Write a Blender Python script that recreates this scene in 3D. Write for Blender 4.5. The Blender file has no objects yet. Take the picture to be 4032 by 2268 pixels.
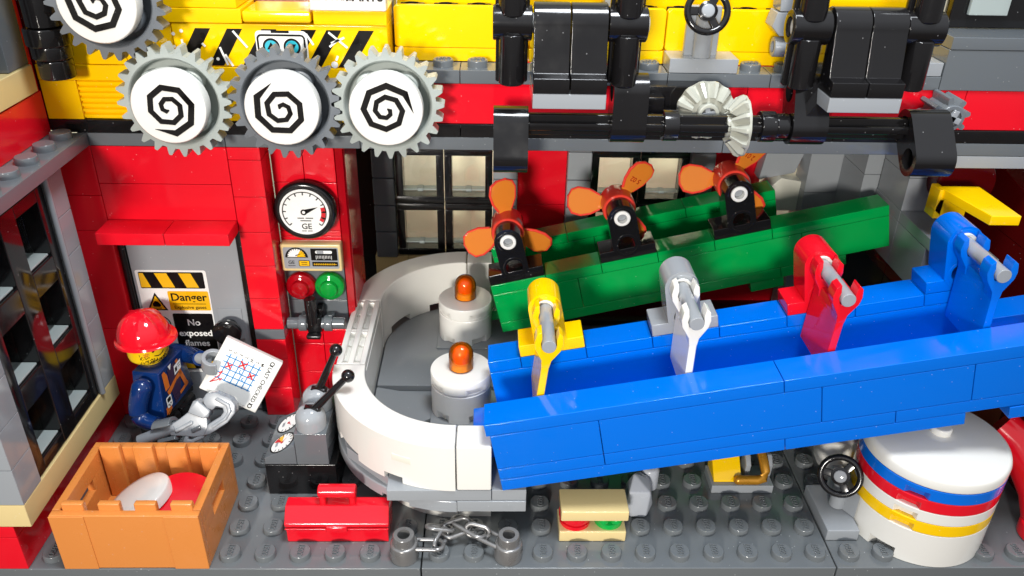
import bpy, bmesh, math, random
from mathutils import Vector, Matrix, Euler
random.seed(7)
R = math.radians
S = 0.008            # one stud of the toy grid in metres; everything below is laid out in studs and scaled once at the end

# ------------------------------------------------------------------ camera, world, lamps, exposure
scn = bpy.context.scene
cam_d = bpy.data.cameras.new('camera'); cam = bpy.data.objects.new('camera', cam_d)
scn.collection.objects.link(cam); scn.camera = cam
CAM = (6.90849, -16.65735, 18.4818); PITCH = 0.50901; YAW = -0.03059; ROLL = 0.02232; FPX = 3246.18
_r = Vector((math.cos(YAW), math.sin(YAW), 0)); _fh = Vector((-math.sin(YAW), math.cos(YAW), 0))
_fw = _fh*math.cos(PITCH) + Vector((0, 0, -math.sin(PITCH))); _up = _fh*math.sin(PITCH) + Vector((0, 0, math.cos(PITCH)))
_r2 = _r*math.cos(ROLL) + _up*math.sin(ROLL); _u2 = -_r*math.sin(ROLL) + _up*math.cos(ROLL)
_m = Matrix((_r2, _u2, -_fw)).transposed().to_4x4(); _m.translation = Vector(CAM)*S
cam.matrix_world = _m
cam_d.sensor_fit = 'HORIZONTAL'; cam_d.sensor_width = 36; cam_d.lens = 36*FPX/4032
cam_d.clip_start = 0.004; cam_d.clip_end = 20
cam_d.dof.use_dof = True; cam_d.dof.focus_distance = 24.5*S; cam_d.dof.aperture_fstop = 85

w = bpy.data.worlds.new('World'); scn.world = w; w.use_nodes = True
nt = w.node_tree; nt.nodes.clear()
wo = nt.nodes.new('ShaderNodeOutputWorld'); bg = nt.nodes.new('ShaderNodeBackground')
tc = nt.nodes.new('ShaderNodeTexCoord'); sx = nt.nodes.new('ShaderNodeSeparateXYZ'); rp = nt.nodes.new('ShaderNodeValToRGB')
nt.links.new(tc.outputs['Generated'], sx.inputs[0])
mr = nt.nodes.new('ShaderNodeMapRange'); mr.inputs[1].default_value = -1; mr.inputs[2].default_value = 1
nt.links.new(sx.outputs[2], mr.inputs[0]); nt.links.new(mr.outputs[0], rp.inputs[0])
rp.color_ramp.elements[0].position = 0.35; rp.color_ramp.elements[0].color = (0.10, 0.095, 0.09, 1)
rp.color_ramp.elements[1].position = 0.8; rp.color_ramp.elements[1].color = (0.62, 0.65, 0.70, 1)
nt.links.new(rp.outputs[0], bg.inputs[0]); bg.inputs[1].default_value = 1.28
nt.links.new(bg.outputs[0], wo.inputs[0])

def lamp(name, kind, loc, power, size, color, target=None):
    d = bpy.data.lights.new(name, kind); d.energy = power; d.color = color
    if kind == 'AREA': d.shape = 'DISK'; d.size = size*S
    else: d.shadow_soft_size = size*S
    o = bpy.data.objects.new(name, d); scn.collection.objects.link(o); o.location = Vector(loc)*S
    if target is not None:
        o.rotation_euler = (Vector(target) - Vector(loc)).to_track_quat('-Z', 'Y').to_euler()
    return o
dl_ = lamp('desk_lamp', 'SPOT', (-20, -117, 34.5), 42, 9.0, (1.0, 0.95, 0.88), (5.5, 8, 6.5)); dl_.data.spot_size = R(25); dl_.data.spot_blend = 1.0
lamp('backdrop_fill', 'AREA', (9, 17.6, 13.5), 0.17, 7, (1.0, 1.0, 0.98), (9, 20.5, 3))  # added fill hidden behind the building, brightens the backdrop
lamp('ceiling_light', 'AREA', (12, -4, 44), 1.0, 11, (0.90, 0.95, 1.0), (9, 6, 2))

scn.view_settings.view_transform = 'Standard'; scn.view_settings.look = 'None'
scn.view_settings.exposure = 0.0; scn.view_settings.gamma = 1.0
scn.render.engine = 'CYCLES'
scn.cycles.max_bounces = 10; scn.cycles.transmission_bounces = 8; scn.cycles.transparent_max_bounces = 12
scn.cycles.use_denoising = True
scn.cycles.caustics_reflective = False; scn.cycles.caustics_refractive = False
scn.cycles.sample_clamp_indirect = 4

# ------------------------------------------------------------------ materials
def lin(c):
    return tuple(((v/255)/12.92 if v <= 10 else (((v/255)+0.055)/1.055)**2.4) for v in c)
MAT = {}
def plastic(name, rgb, rough=0.085, dust=0.34, metal=0.0, bump=0.035, spec=0.5):
    m = bpy.data.materials.new(name); m.use_nodes = True; t = m.node_tree; n = t.nodes; L = t.links
    b = n['Principled BSDF']; c = lin(rgb)
    co = n.new('ShaderNodeTexCoord'); oi = n.new('ShaderNodeObjectInfo'); ad = n.new('ShaderNodeVectorMath'); ad.operation = 'MULTIPLY_ADD'
    L.new(co.outputs['Object'], ad.inputs[0]); ad.inputs[1].default_value = (1/S, 1/S, 1/S); L.new(oi.outputs['Random'], ad.inputs[2])
    # dust specks and small scratches with a shape of their own
    nz = n.new('ShaderNodeTexNoise'); nz.inputs['Scale'].default_value = 9; nz.inputs['Detail'].default_value = 3; L.new(ad.outputs[0], nz.inputs['Vector'])
    vo = n.new('ShaderNodeTexVoronoi'); vo.inputs['Scale'].default_value = 3.6; L.new(ad.outputs[0], vo.inputs['Vector'])
    lt = n.new('ShaderNodeMath'); lt.operation = 'LESS_THAN'; lt.inputs[1].default_value = 0.06; L.new(vo.outputs['Distance'], lt.inputs[0])
    dm = n.new('ShaderNodeMath'); dm.operation = 'MULTIPLY'; dm.inputs[1].default_value = dust; L.new(lt.outputs[0], dm.inputs[0])
    mx = n.new('ShaderNodeMix'); mx.data_type = 'RGBA'; mx.inputs[6].default_value = (*c, 1)
    mx.inputs[7].default_value = (*[min(1, v*0.5 + 0.42) for v in c], 1); L.new(dm.outputs[0], mx.inputs[0]); L.new(mx.outputs[2], b.inputs['Base Color'])
    # uneven sheen
    n2 = n.new('ShaderNodeTexNoise'); n2.inputs['Scale'].default_value = 1.1; n2.inputs['Detail'].default_value = 4; L.new(ad.outputs[0], n2.inputs['Vector'])
    m2 = n.new('ShaderNodeMapRange'); m2.inputs[1].default_value = 0.3; m2.inputs[2].default_value = 0.75
    m2.inputs[3].default_value = rough*0.5; m2.inputs[4].default_value = rough*2.3; L.new(n2.outputs['Fac'], m2.inputs[0]); L.new(m2.outputs[0], b.inputs['Roughness'])
    bp = n.new('ShaderNodeBump'); bp.inputs['Strength'].default_value = bump; bp.inputs['Distance'].default_value = 0.008*S
    n3 = n.new('ShaderNodeTexNoise'); n3.inputs['Scale'].default_value = 2.2; n3.inputs['Detail'].default_value = 2; L.new(ad.outputs[0], n3.inputs['Vector'])
    L.new(n3.outputs['Fac'], bp.inputs['Height']); L.new(bp.outputs[0], b.inputs['Normal'])
    b.inputs['Metallic'].default_value = metal; b.inputs['IOR'].default_value = 1.52; b.inputs['Specular IOR Level'].default_value = spec
    MAT[name] = m; return m
def trans(name, rgb, body=0.35, tint=None, rough=0.05, ior=1.5):
    """see-through coloured plastic: tinted clear body, a little milky scatter, glossy skin"""
    m = bpy.data.materials.new(name); m.use_nodes = True; t = m.node_tree; n = t.nodes; L = t.links; n.remove(n['Principled BSDF'])
    o = n['Material Output']; c = lin(rgb); tr = n.new('ShaderNodeBsdfTransparent'); tr.inputs[0].default_value = (*lin(tint or rgb), 1)
    df = n.new('ShaderNodeBsdfDiffuse'); df.inputs[0].default_value = (*c, 1); tl = n.new('ShaderNodeBsdfTranslucent'); tl.inputs[0].default_value = (*c, 1)
    sc = n.new('ShaderNodeMixShader'); sc.inputs[0].default_value = 0.12; L.new(df.outputs[0], sc.inputs[1]); L.new(tl.outputs[0], sc.inputs[2])
    m1 = n.new('ShaderNodeMixShader'); m1.inputs[0].default_value = body; L.new(tr.outputs[0], m1.inputs[1]); L.new(sc.outputs[0], m1.inputs[2])
    gl = n.new('ShaderNodeBsdfGlossy'); gl.inputs['Roughness'].default_value = rough; fr = n.new('ShaderNodeFresnel'); fr.inputs[0].default_value = ior
    mi = n.new('ShaderNodeMixShader'); L.new(fr.outputs[0], mi.inputs[0]); L.new(m1.outputs[0], mi.inputs[1]); L.new(gl.outputs[0], mi.inputs[2]); L.new(mi.outputs[0], o.inputs[0])
    MAT[name] = m; return m
def pane_glass(name):
    m = bpy.data.materials.new(name); m.use_nodes = True; t = m.node_tree; n = t.nodes; L = t.links; n.remove(n['Principled BSDF'])
    o = n['Material Output']; tr = n.new('ShaderNodeBsdfTransparent'); tr.inputs[0].default_value = (0.93, 0.95, 0.93, 1)
    gl = n.new('ShaderNodeBsdfGlossy'); gl.inputs['Roughness'].default_value = 0.02; fr = n.new('ShaderNodeFresnel'); fr.inputs[0].default_value = 1.75
    mi = n.new('ShaderNodeMixShader'); L.new(fr.outputs[0], mi.inputs[0]); L.new(tr.outputs[0], mi.inputs[1]); L.new(gl.outputs[0], mi.inputs[2]); L.new(mi.outputs[0], o.inputs[0])
    MAT[name] = m; return m
plastic('red', (226, 20, 38)); plastic('blue', (0, 106, 214)); plastic('green', (0, 158, 72)); plastic('yellow', (252, 202, 4))
plastic('white', (230, 228, 221), dust=0.05); plastic('black', (22, 21, 22), rough=0.10, dust=0.35); plastic('light_grey', (150, 154, 158))
plastic('dark_grey', (100, 105, 109)); plastic('floor_grey', (104, 108, 110), rough=0.1, dust=0.6); plastic('tan', (222, 199, 142)); plastic('nougat', (214, 134, 66), rough=0.2)
plastic('bright_tan', (228, 226, 212)); plastic('gear_light', (162, 169, 164), rough=0.28, bump=0.15); plastic('gear_dark', (106, 111, 116), rough=0.28, bump=0.2)
plastic('gear_cream', (168, 169, 158), rough=0.25); plastic('dark_blue', (12, 44, 98), rough=0.14); plastic('figure_yellow', (247, 205, 20), rough=0.16)
plastic('silver', (150, 152, 154), rough=0.22, metal=0.9, dust=0); plastic('steel', (138, 137, 136), rough=0.24, metal=0.55, dust=0.0); plastic('mid_grey', (130, 133, 135)); plastic('pale_grey', (176, 180, 187), rough=0.2)
plastic('gold', (196, 138, 40), rough=0.25, metal=0.5); plastic('reddish_brown', (120, 62, 34), rough=0.3); plastic('bright_green', (10, 170, 70)); plastic('wrench_grey', (142, 147, 152), rough=0.22)
plastic('ink', (16, 14, 14), rough=0.4, dust=0.1, spec=0.15); plastic('print_white', (240, 240, 236), rough=0.3, dust=0); plastic('print_yellow', (236, 182, 16), rough=0.3, dust=0)
plastic('print_red', (206, 30, 38), rough=0.35, dust=0); plastic('print_blue', (40, 130, 190), rough=0.4, dust=0); plastic('print_orange', (214, 112, 30), rough=0.35, dust=0); plastic('print_cyan', (30, 176, 196), rough=0.3, dust=0)
plastic('print_grey', (150, 154, 158), rough=0.3, dust=0); plastic('print_purple', (52, 30, 62), rough=0.35, dust=0)
plastic('shaded_red', (84, 8, 8)); plastic('backdrop_cream', (224, 217, 186), rough=0.6, dust=0); plastic('table_wood', (60, 45, 35), rough=0.5)  # first one: red with the right recess's shade put into its colour
trans('trans_orange', (255, 140, 10), 0.14, (255, 214, 140)); plastic('glow_orange', (255, 112, 14), rough=0.2, dust=0); plastic('glow_yellow', (255, 206, 20), rough=0.2, dust=0); trans('trans_neon', (255, 150, 52), 0.84, (255, 190, 110)); trans('trans_neon_red', (255, 74, 58), 0.93, (255, 120, 100)); trans('trans_red', (232, 16, 38), 0.4, (246, 70, 76)); trans('trans_green', (14, 210, 84), 0.4, (80, 236, 130)); trans('trans_clear', (228, 240, 238), 0.5, (225, 238, 234)); pane_glass('pane_glass')

# ------------------------------------------------------------------ helpers
COL = scn.collection
ORIG = {}
def tag(o, label=None, cat=None, group=None, kind=None):
    for k, v in (('label', label), ('category', cat), ('group', group), ('kind', kind)):
        if v: o[k] = v
    return o
def thing(name, label, cat, loc=(0, 0, 0), rot=None, group=None, kind=None):
    o = bpy.data.objects.new(name, None); COL.objects.link(o); o.location = loc; o.empty_display_size = 0.001
    if rot is not None: o.rotation_euler = rot; ORIG[o.name] = Vector((0, 0, 0))
    else: ORIG[o.name] = Vector(loc)
    return tag(o, label, cat, group, kind or 'thing')
def add_mesh(name, me, center, parent=None, mat=None):
    o = bpy.data.objects.new(name, me); COL.objects.link(o); c = Vector(center)
    if parent is not None:
        o.parent = parent; o.location = c - ORIG[parent.name]
    else: o.location = c
    ORIG[o.name] = c
    return o
def smooth(me, ang=50):
    """smooth shading with area-weighted normals inside each patch bounded by hard edges"""
    me.polygons.foreach_set('use_smooth', [True]*len(me.polygons))
    bm = bmesh.new(); bm.from_mesh(me); bm.faces.ensure_lookup_table(); lim = math.cos(R(ang))
    nrm = [f.normal.copy() for f in bm.faces]; ar = [f.calc_area() for f in bm.faces]; out = {}
    for v in bm.verts:
        fs = v.link_faces
        if not fs: continue
        grp = {f.index: f.index for f in fs}
        def find(i):
            while grp[i] != i: i = grp[i]
            return i
        for e in v.link_edges:
            lf = e.link_faces
            if len(lf) == 2 and nrm[lf[0].index].dot(nrm[lf[1].index]) > lim: grp[find(lf[0].index)] = find(lf[1].index)
        acc = {}
        for f in fs:
            r_ = find(f.index); acc[r_] = acc.get(r_, Vector((0, 0, 0))) + nrm[f.index]*ar[f.index]
        for f in fs: out[(f.index, v.index)] = acc[find(f.index)].normalized()
    res = []
    for p in me.polygons:
        for li in p.loop_indices: res.append(out.get((p.index, me.loops[li].vertex_index), p.normal))
    bm.free(); me.normals_split_custom_set(res)
def obj(name, bm, mat, parent=None, sm=True, ang=50):
    bmesh.ops.recalc_face_normals(bm, faces=bm.faces)
    xs = [v.co for v in bm.verts]
    lo = Vector((min(v.x for v in xs), min(v.y for v in xs), min(v.z for v in xs))); hi = Vector((max(v.x for v in xs), max(v.y for v in xs), max(v.z for v in xs)))
    c = Vector(((lo.x+hi.x)/2, (lo.y+hi.y)/2, lo.z))
    bmesh.ops.translate(bm, verts=bm.verts, vec=-c)
    me = bpy.data.meshes.new(name); bm.to_mesh(me); bm.free(); me.materials.append(MAT[mat] if isinstance(mat, str) else mat)
    if sm: smooth(me, ang)
    return add_mesh(name, me, c, parent)
def NB(): return bmesh.new()
def bevel(bm, geom_edges, wd, seg=1):
    if wd > 0: bmesh.ops.bevel(bm, geom=geom_edges, offset=wd, segments=seg, profile=0.5, affect='EDGES', clamp_overlap=True)
def box(bm, x0, x1, y0, y1, z0, z1, bv=0.025, seg=1, mtx=None):
    t = bmesh.new(); bmesh.ops.create_cube(t, size=1)
    bmesh.ops.scale(t, vec=(x1-x0, y1-y0, z1-z0), verts=t.verts); bmesh.ops.translate(t, vec=((x0+x1)/2, (y0+y1)/2, (z0+z1)/2), verts=t.verts)
    bevel(t, t.edges[:], bv, seg); merge(bm, t, mtx); return bm
def merge(bm, t, mtx=None):
    if mtx is not None: bmesh.ops.transform(t, matrix=mtx, verts=t.verts)
    me = bpy.data.meshes.new('tmp'); t.to_mesh(me); t.free(); bm.from_mesh(me); bpy.data.meshes.remove(me)
AX = {'x': Matrix.Rotation(R(90), 4, 'Y'), 'y': Matrix.Rotation(R(-90), 4, 'X'), 'z': Matrix.Identity(4)}
def lathe(bm, prof, seg=32, loc=(0, 0, 0), axis='z', mtx=None, cap=True):
    """prof: list of (r, h); spun about the axis"""
    t = bmesh.new(); rings = []
    for r, h in prof:
        if r < 1e-5: rings.append([t.verts.new((0, 0, h))])
        else: rings.append([t.verts.new((r*math.cos(2*math.pi*k/seg), r*math.sin(2*math.pi*k/seg), h)) for k in range(seg)])
    for a, b in zip(rings, rings[1:]):
        for k in range(seg):
            q = (k+1) % seg
            if len(a) == 1 and len(b) == 1: break
            if len(a) == 1: t.faces.new((a[0], b[k], b[q]))
            elif len(b) == 1: t.faces.new((a[k], a[q], b[0]))
            else: t.faces.new((a[k], a[q], b[q], b[k]))
    if cap:
        for rg in (rings[0], rings[-1]):
            if len(rg) > 1:
                try: t.faces.new(rg)
                except Exception: pass
    M = Matrix.Translation(loc) @ AX[axis]
    if mtx is not None: M = mtx @ M
    merge(bm, t, M); return bm
def cyl(bm, loc, r, h, axis='z', seg=28, bv=0.03, mtx=None):
    return lathe(bm, [(r-bv, 0), (r, bv), (r, h-bv), (r-bv, h)], seg, loc, axis, mtx)
def tube(bm, loc, r, ri, h, axis='z', seg=28, bv=0.025, mtx=None):
    return lathe(bm, [(ri, 0), (r-bv, 0), (r, bv), (r, h-bv), (r-bv, h), (ri, h), (ri, 0)], seg, loc, axis, mtx, cap=False)
def prism(bm, pts, axis, a, b, bv=0.0, mtx=None):
    """extrude a 2D outline; axis 'y': pts are (x,z); 'x': (y,z); 'z': (x,y)"""
    t = bmesh.new()
    f = {'y': lambda p, d: (p[0], d, p[1]), 'x': lambda p, d: (d, p[0], p[1]), 'z': lambda p, d: (p[0], p[1], d)}[axis]
    A = [t.verts.new(f(p, a)) for p in pts]; B = [t.verts.new(f(p, b)) for p in pts]; n = len(pts)
    t.faces.new(A); t.faces.new(B[::-1])
    for k in range(n): t.faces.new((A[k], B[k], B[(k+1) % n], A[(k+1) % n]))
    bmesh.ops.recalc_face_normals(t, faces=t.faces)
    if bv: bevel(t, [e for e in t.edges if e.calc_face_angle(0) > R(25)], bv, 1)
    bmesh.ops.triangulate(t, faces=[g for g in t.faces if len(g.verts) > 4])
    merge(bm, t, mtx); return bm
def sweep(bm, path, r, seg=20, r1=None, closed=False, mtx=None):
    t = bmesh.new(); P = [Vector(p) for p in path]; n = len(P); rings = []; up = Vector((0.13, 0.31, 0.94))
    for k, p in enumerate(P):
        if closed: d = (P[(k+1) % n] - P[k-1]).normalized()
        else: d = (P[min(k+1, n-1)] - P[max(k-1, 0)]).normalized()
        a = d.cross(up).normalized(); b = a.cross(d).normalized(); rr = r if r1 is None else (r + (r1-r)*k/(n-1))
        rings.append([t.verts.new(p + rr*(a*math.cos(2*math.pi*j/seg) + b*math.sin(2*math.pi*j/seg))) for j in range(seg)])
    for k in range(n if closed else n-1):
        A = rings[k]; B = rings[(k+1) % n]
        for j in range(seg): t.faces.new((A[j], A[(j+1) % seg], B[(j+1) % seg], B[j]))
    if not closed: t.faces.new(rings[0]); t.faces.new(rings[-1])
    merge(bm, t, mtx); return bm
def arc(cx, cy, r, a0, a1, n=16): return [(cx + r*math.cos(R(a0+(a1-a0)*k/n)), cy + r*math.sin(R(a0+(a1-a0)*k/n))) for k in range(n+1)]

CACHE = {}
def brick(name, parent, x, y, z, w_, d_, h_, mat, bv=0.016, gap=0.008):
    """one brick, plate or tile body with its own edges; alike ones share a mesh"""
    key = (name, round(w_, 3), round(d_, 3), round(h_, 3), mat, bv)
    if key not in CACHE:
        bm = NB(); box(bm, -w_/2+gap, w_/2-gap, -d_/2+gap, d_/2-gap, 0.004, h_-0.006, bv)
        bmesh.ops.recalc_face_normals(bm, faces=bm.faces)
        me = bpy.data.meshes.new(name); bm.to_mesh(me); bm.free(); me.materials.append(MAT[mat]); smooth(me); CACHE[key] = me
    return add_mesh(name, CACHE[key], (x+w_/2, y+d_/2, z), parent)
TXT = {}
def text_bm(s, size, bold=0.012, extr=0.0, italic=0.0, align='CENTER', space=1.0):
    k = (s, size, bold, extr, italic, align)
    if k not in TXT:
        cu = bpy.data.curves.new('t', 'FONT'); cu.body = s; cu.size = size; cu.align_x = align; cu.align_y = 'CENTER'; cu.offset = bold*size; cu.extrude = extr; cu.shear = italic; cu.resolution_u = 3; cu.space_character = space
        o = bpy.data.objects.new('t', cu); COL.objects.link(o); dg = bpy.context.evaluated_depsgraph_get(); me = bpy.data.meshes.new_from_object(o.evaluated_get(dg))
        bpy.data.objects.remove(o); bpy.data.curves.remove(cu); TXT[k] = me
    bm = NB(); bm.from_mesh(TXT[k]); return bm
def frame(o, ux, uy):
    ux = Vector(ux).normalized(); uy = Vector(uy); uy = (uy - ux*uy.dot(ux)).normalized(); n = ux.cross(uy)
    M = Matrix((ux, uy, n)).transposed().to_4x4(); M.translation = Vector(o); return M
def decal(name, parent, M, polys, mat, lift=0.006):
    """flat print: polygons in the (u,v) plane of a surface"""
    bm = NB()
    for p in polys:
        bm.faces.new([bm.verts.new((u, v, lift)) for u, v in p])
    bmesh.ops.triangulate(bm, faces=[f for f in bm.faces if len(f.verts) > 4])
    nrm = M.to_3x3() @ Vector((0, 0, 1))
    bmesh.ops.transform(bm, matrix=M, verts=bm.verts); bm.normal_update()
    for f in bm.faces:
        if f.normal.dot(nrm) < 0: f.normal_flip()
    return flat(name, bm, mat, parent)
def flat(name, bm, mat, parent):
    lo = bm.verts[:][0].co.copy() if bm.verts else Vector((0, 0, 0)); bmesh.ops.translate(bm, verts=bm.verts, vec=-lo)
    me = bpy.data.meshes.new(name); bm.to_mesh(me); bm.free(); me.materials.append(MAT[mat]); return add_mesh(name, me, lo, parent)
def lettering(parent, M, s, size, mat, at=(0, 0), lift=0.012, name='lettering', rot=0, **kw):
    bm = text_bm(s, size, **kw); bm.verts.ensure_lookup_table()
    bmesh.ops.transform(bm, matrix=M @ Matrix.Translation((at[0], at[1], lift)) @ Matrix.Rotation(R(rot), 4, 'Z'), verts=bm.verts); bm.verts.ensure_lookup_table()
    return flat(name, bm, mat, parent)
def rrect(x0, x1, y0, y1, r, n=4):
    return arc(x1-r, y0+r, r, -90, 0, n) + arc(x1-r, y1-r, r, 0, 90, n) + arc(x0+r, y1-r, r, 90, 180, n) + arc(x0+r, y0+r, r, 180, 270, n)
def circ(x, y, r, n=28): return arc(x, y, r, 0, 360-360/n, n-1)
def stroke(pts, wd):
    """ribbon quads along a polyline"""
    out = []
    for a, b in zip(pts, pts[1:]):
        d = Vector((b[0]-a[0], b[1]-a[1])); 
        if d.length < 1e-6: continue
        nn = Vector((-d.y, d.x)).normalized()*wd/2
        out.append([(a[0]+nn.x, a[1]+nn.y), (a[0]-nn.x, a[1]-nn.y), (b[0]-nn.x, b[1]-nn.y), (b[0]+nn.x, b[1]+nn.y)])
    return out
def ringpoly(x, y, r0, r1, a0, a1, n=24):
    return [[(x+r0*math.cos(R(a0+(a1-a0)*k/n)), y+r0*math.sin(R(a0+(a1-a0)*k/n))), (x+r1*math.cos(R(a0+(a1-a0)*k/n)), y+r1*math.sin(R(a0+(a1-a0)*k/n))),
             (x+r1*math.cos(R(a0+(a1-a0)*(k+1)/n)), y+r1*math.sin(R(a0+(a1-a0)*(k+1)/n))), (x+r0*math.cos(R(a0+(a1-a0)*(k+1)/n)), y+r0*math.sin(R(a0+(a1-a0)*(k+1)/n)))] for k in range(n)]
STUD = {}
def stud(parent, x, y, z, mat, turn=-90, word=True):
    k = (mat, turn, word)
    if k not in STUD:
        bm = NB(); lathe(bm, [(0.30, -0.02), (0.30, 0.165), (0.275, 0.195), (0, 0.195)], 28)
        if word:
            t = text_bm('LEGO', 0.2, bold=0.006, extr=0.03, italic=0.18); bmesh.ops.scale(t, vec=(0.86, 1.25, 1), verts=t.verts); merge(bm, t, Matrix.Translation((0, 0, 0.2)) @ Matrix.Rotation(R(turn), 4, 'Z'))
        bmesh.ops.recalc_face_normals(bm, faces=bm.faces)
        me = bpy.data.meshes.new('stud'); bm.to_mesh(me); bm.free(); me.materials.append(MAT[mat]); smooth(me); STUD[k] = me
    return add_mesh('stud', STUD[k], (x, y, z), parent)
def dup(o, parent):
    c = o.copy(); COL.objects.link(c); c.parent = parent
    for ch in o.children: dup(ch, c)
    return c
def dup_thing(o, loc, label, group=None):
    c = o.copy(); COL.objects.link(c); c.location = loc; c['label'] = label; ORIG[c.name] = Vector(loc)
    if group: c['group'] = group
    for ch in o.children: dup(ch, c)
    return c
YF = lambda x, y, z: frame((x, y, z), (1, 0, 0), (0, 0, 1))     # a surface facing the viewer (-y)

# ------------------------------------------------------------------ setting: table, backdrop, baseplates
bm = NB(); box(bm, -60, 80, -40, 60, -1.6, -1.22, 0.0); tag(obj('table', bm, 'table_wood'), kind='structure', label='dark table top under the toy factory')
bm = NB(); box(bm, -60, 80, 20.5, 20.9, -1.2, 50, 0.0); tag(obj('backdrop', bm, 'backdrop_cream'), kind='structure', label='plain cream backdrop behind the toy factory')
def plate_floor(x0, x1, label):
    t = thing('baseplate', label, 'baseplate', (x0, 0, 0), kind='structure')
    bm = NB(); box(bm, x0+0.015, x1-0.015, 0, 16, -1.2, 0, 0.03); obj('plate', bm, 'floor_grey', t); return t
bpL = plate_floor(-8, 5, 'dark grey studded baseplate under the crate and the figure')
bpM = plate_floor(5, 17, 'dark grey studded baseplate under the chain and sandwich')
bpR = plate_floor(17, 28, 'dark grey studded baseplate under the striped tank')
def covered(x, y):
    for a, b, c, d in ((-5, -1, 0, 3), (1, 4, 1, 2), (0, 2, 3, 5), (9, 11, 1, 2), (14, 16, 3, 4), (17, 18, 1, 3), (-6.2, 2.2, 7, 16), (-8, -6, 0, 16), (11.1, 12, 2, 3), (21, 28, 4.8, 16), (4, 5, 0, 1), (7, 8, 0, 1), (6, 7, 2, 16), (22, 24, 0.8, 4)):
        if a < x < b and c < y < d: return True
    if 2.2 < x < 8 and 2 < y < 13.2 and not (y < 5 and x < 6 and math.hypot(x-6, y-5) > 3.2): return True
    if math.hypot(x-20, y-2) < 1.75: return True
    return False
for iy in range(9):
    for ix in range(-7, 24):
        x, y = ix+0.5, iy+0.5
        if covered(x, y): continue
        if 7 < x < 20 and iy > 6: continue
        if x < 5: stud(bpL, x, y, 0, 'floor_grey')
        elif x < 17: stud(bpM, x, y, 0, 'floor_grey')
        else: stud(bpR, x, y, 0, 'floor_grey', 90)
# dark interior ground behind the chutes
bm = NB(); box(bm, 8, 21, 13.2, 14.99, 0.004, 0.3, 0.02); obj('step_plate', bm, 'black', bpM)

# ------------------------------------------------------------------ left wing: wall with a tall black window
t = thing('window_wall', 'grey side wall with tall black lattice window at the far left', 'wall', (-7, 0, 0))
for y0, y1 in ((0, 2), (2, 6), (6, 7)):
    brick('brick', t, -8, y0, 0, 2, y1-y0, 1.2, 'red'); brick('brick', t, -8, y0, 1.2, 2, y1-y0, 0.4, 'red')
brick('tan_band', t, -7.5, 0, 1.6, 2, 6.1, 0.8, 'tan', 0.03)
for k in range(6):
    z0 = 2.4 + 1.2*k; h = 1.2 if k < 5 else 1.6
    brick('pillar_brick', t, -6.5, 0.0, z0, 1.0, 1.0, h, 'light_grey'); brick('pillar_brick', t, -6.5, 5.0, z0, 1.0, 1.06, h, 'light_grey')
bm = NB(); tube(bm, (-5.47, 5.02, 2.4), 0.09, 0.02, 7.5, 'z', 12); obj('hinge_bar', bm, 'light_grey', t)
# window: frame bars, clear panes set back, cross ledges
wf = None
bm = NB()
Y0, Y1, Z0, Z1 = 1.02, 4.98, 2.42, 9.6
ym = 3.0
rows = [2.42, 4.8, 7.2, 9.6]
for a, b in ((Y0, Y0+0.42), (ym-0.4, ym+0.4), (Y1-0.42, Y1)): box(bm, -6.2, -5.56, a, b, Z0, Z1, 0.03)
for z in rows:
    a, b = max(Z0, z-0.38), min(Z1, z+0.38)
    box(bm, -6.197, -5.563, Y0+0.40, ym-0.38, a, b, 0.03); box(bm, -6.197, -5.563, ym+0.38, Y1-0.40, a, b, 0.03)
wf = obj('window_frame', bm, 'black', t)
for (a, b) in ((Y0+0.42, ym-0.4), (ym+0.4, Y1-0.42)):
    for z in rows[:-1]:
        z0 = z+0.38; z1 = min(z+2.4-0.38, Z1)
        bm = NB(); box(bm, -6.12, -6.06, a, b, z0, z1, 0.004); obj('pane', bm, 'pane_glass', wf)
        bm = NB(); box(bm, -6.16, -5.66, a+0.02, a+0.10, z0, z1, 0.015); box(bm, -6.16, -5.66, a+0.02, b-0.02, z0+0.02, z0+0.09, 0.015); obj('pane_ledge', bm, 'trans_clear', wf)
# room behind the window
bm = NB(); box(bm, -9.6, -9.4, 0, 7, 1.6, 10, 0); obj('inner_panel', bm, 'mid_grey', t)
bm = NB(); box(bm, -9.4, -6.3, 6.4, 6.5, 1.6, 10, 0); obj('inner_panel', bm, 'dark_grey', t)
# roof plate with studs
bm = NB(); prism(bm, [(-9, -1), (-5, -1), (-5, 7), (-9, 7)], 'z', 10.0, 10.4, 0.02); rp_ = obj('roof_plate', bm, 'dark_grey', t)
for k in range(7):
    for xx in (-5.5,): stud(rp_, xx, k+0.5, 10.4, 'dark_grey', 0, word=False)
# upper storey of the left wing
t = thing('upper_side_wall', 'red upper side wall with tan band above the lattice window', 'wall', (-6.5, 3, 10.4))
brick('brick', t, -7, 0.5, 10.4, 1, 6.5, 1.25, 'red'); 
bm = NB(); box(bm, -8, -5.96, -1, 6.8, 11.68, 12.45, 0.03); obj('tan_ledge', bm, 'tan', t)
brick('pillar_brick', t, -7, 5.7, 12.46, 0.98, 1.1, 2.6, 'dark_grey')
bm = NB(); box(bm, -7, -6.05, 6.82, 7.0, 10.4, 15, 0.01); obj('corner_brick', bm, 'red', t)
bm = NB(); box(bm, -6.6, -5.93, 7.06, 8.2, 10.45, 16, 0.0); obj('corner_filler', bm, 'shaded_red', t)
bm = NB(); box(bm, -5.3, -4.9, 7.05, 8.5, 9.6, 10.39, 0.0); obj('corner_filler', bm, 'dark_grey', t)
bm = NB(); box(bm, -6.6, -6.3, -1, 5.68, 12.5, 16, 0.02); obj('dark_window', bm, 'black', t)
bm = NB(); box(bm, -6.29, -6.2, 4.9, 5.3, 12.5, 16, 0.02); obj('window_edge', bm, 'dark_grey', t)

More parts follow.
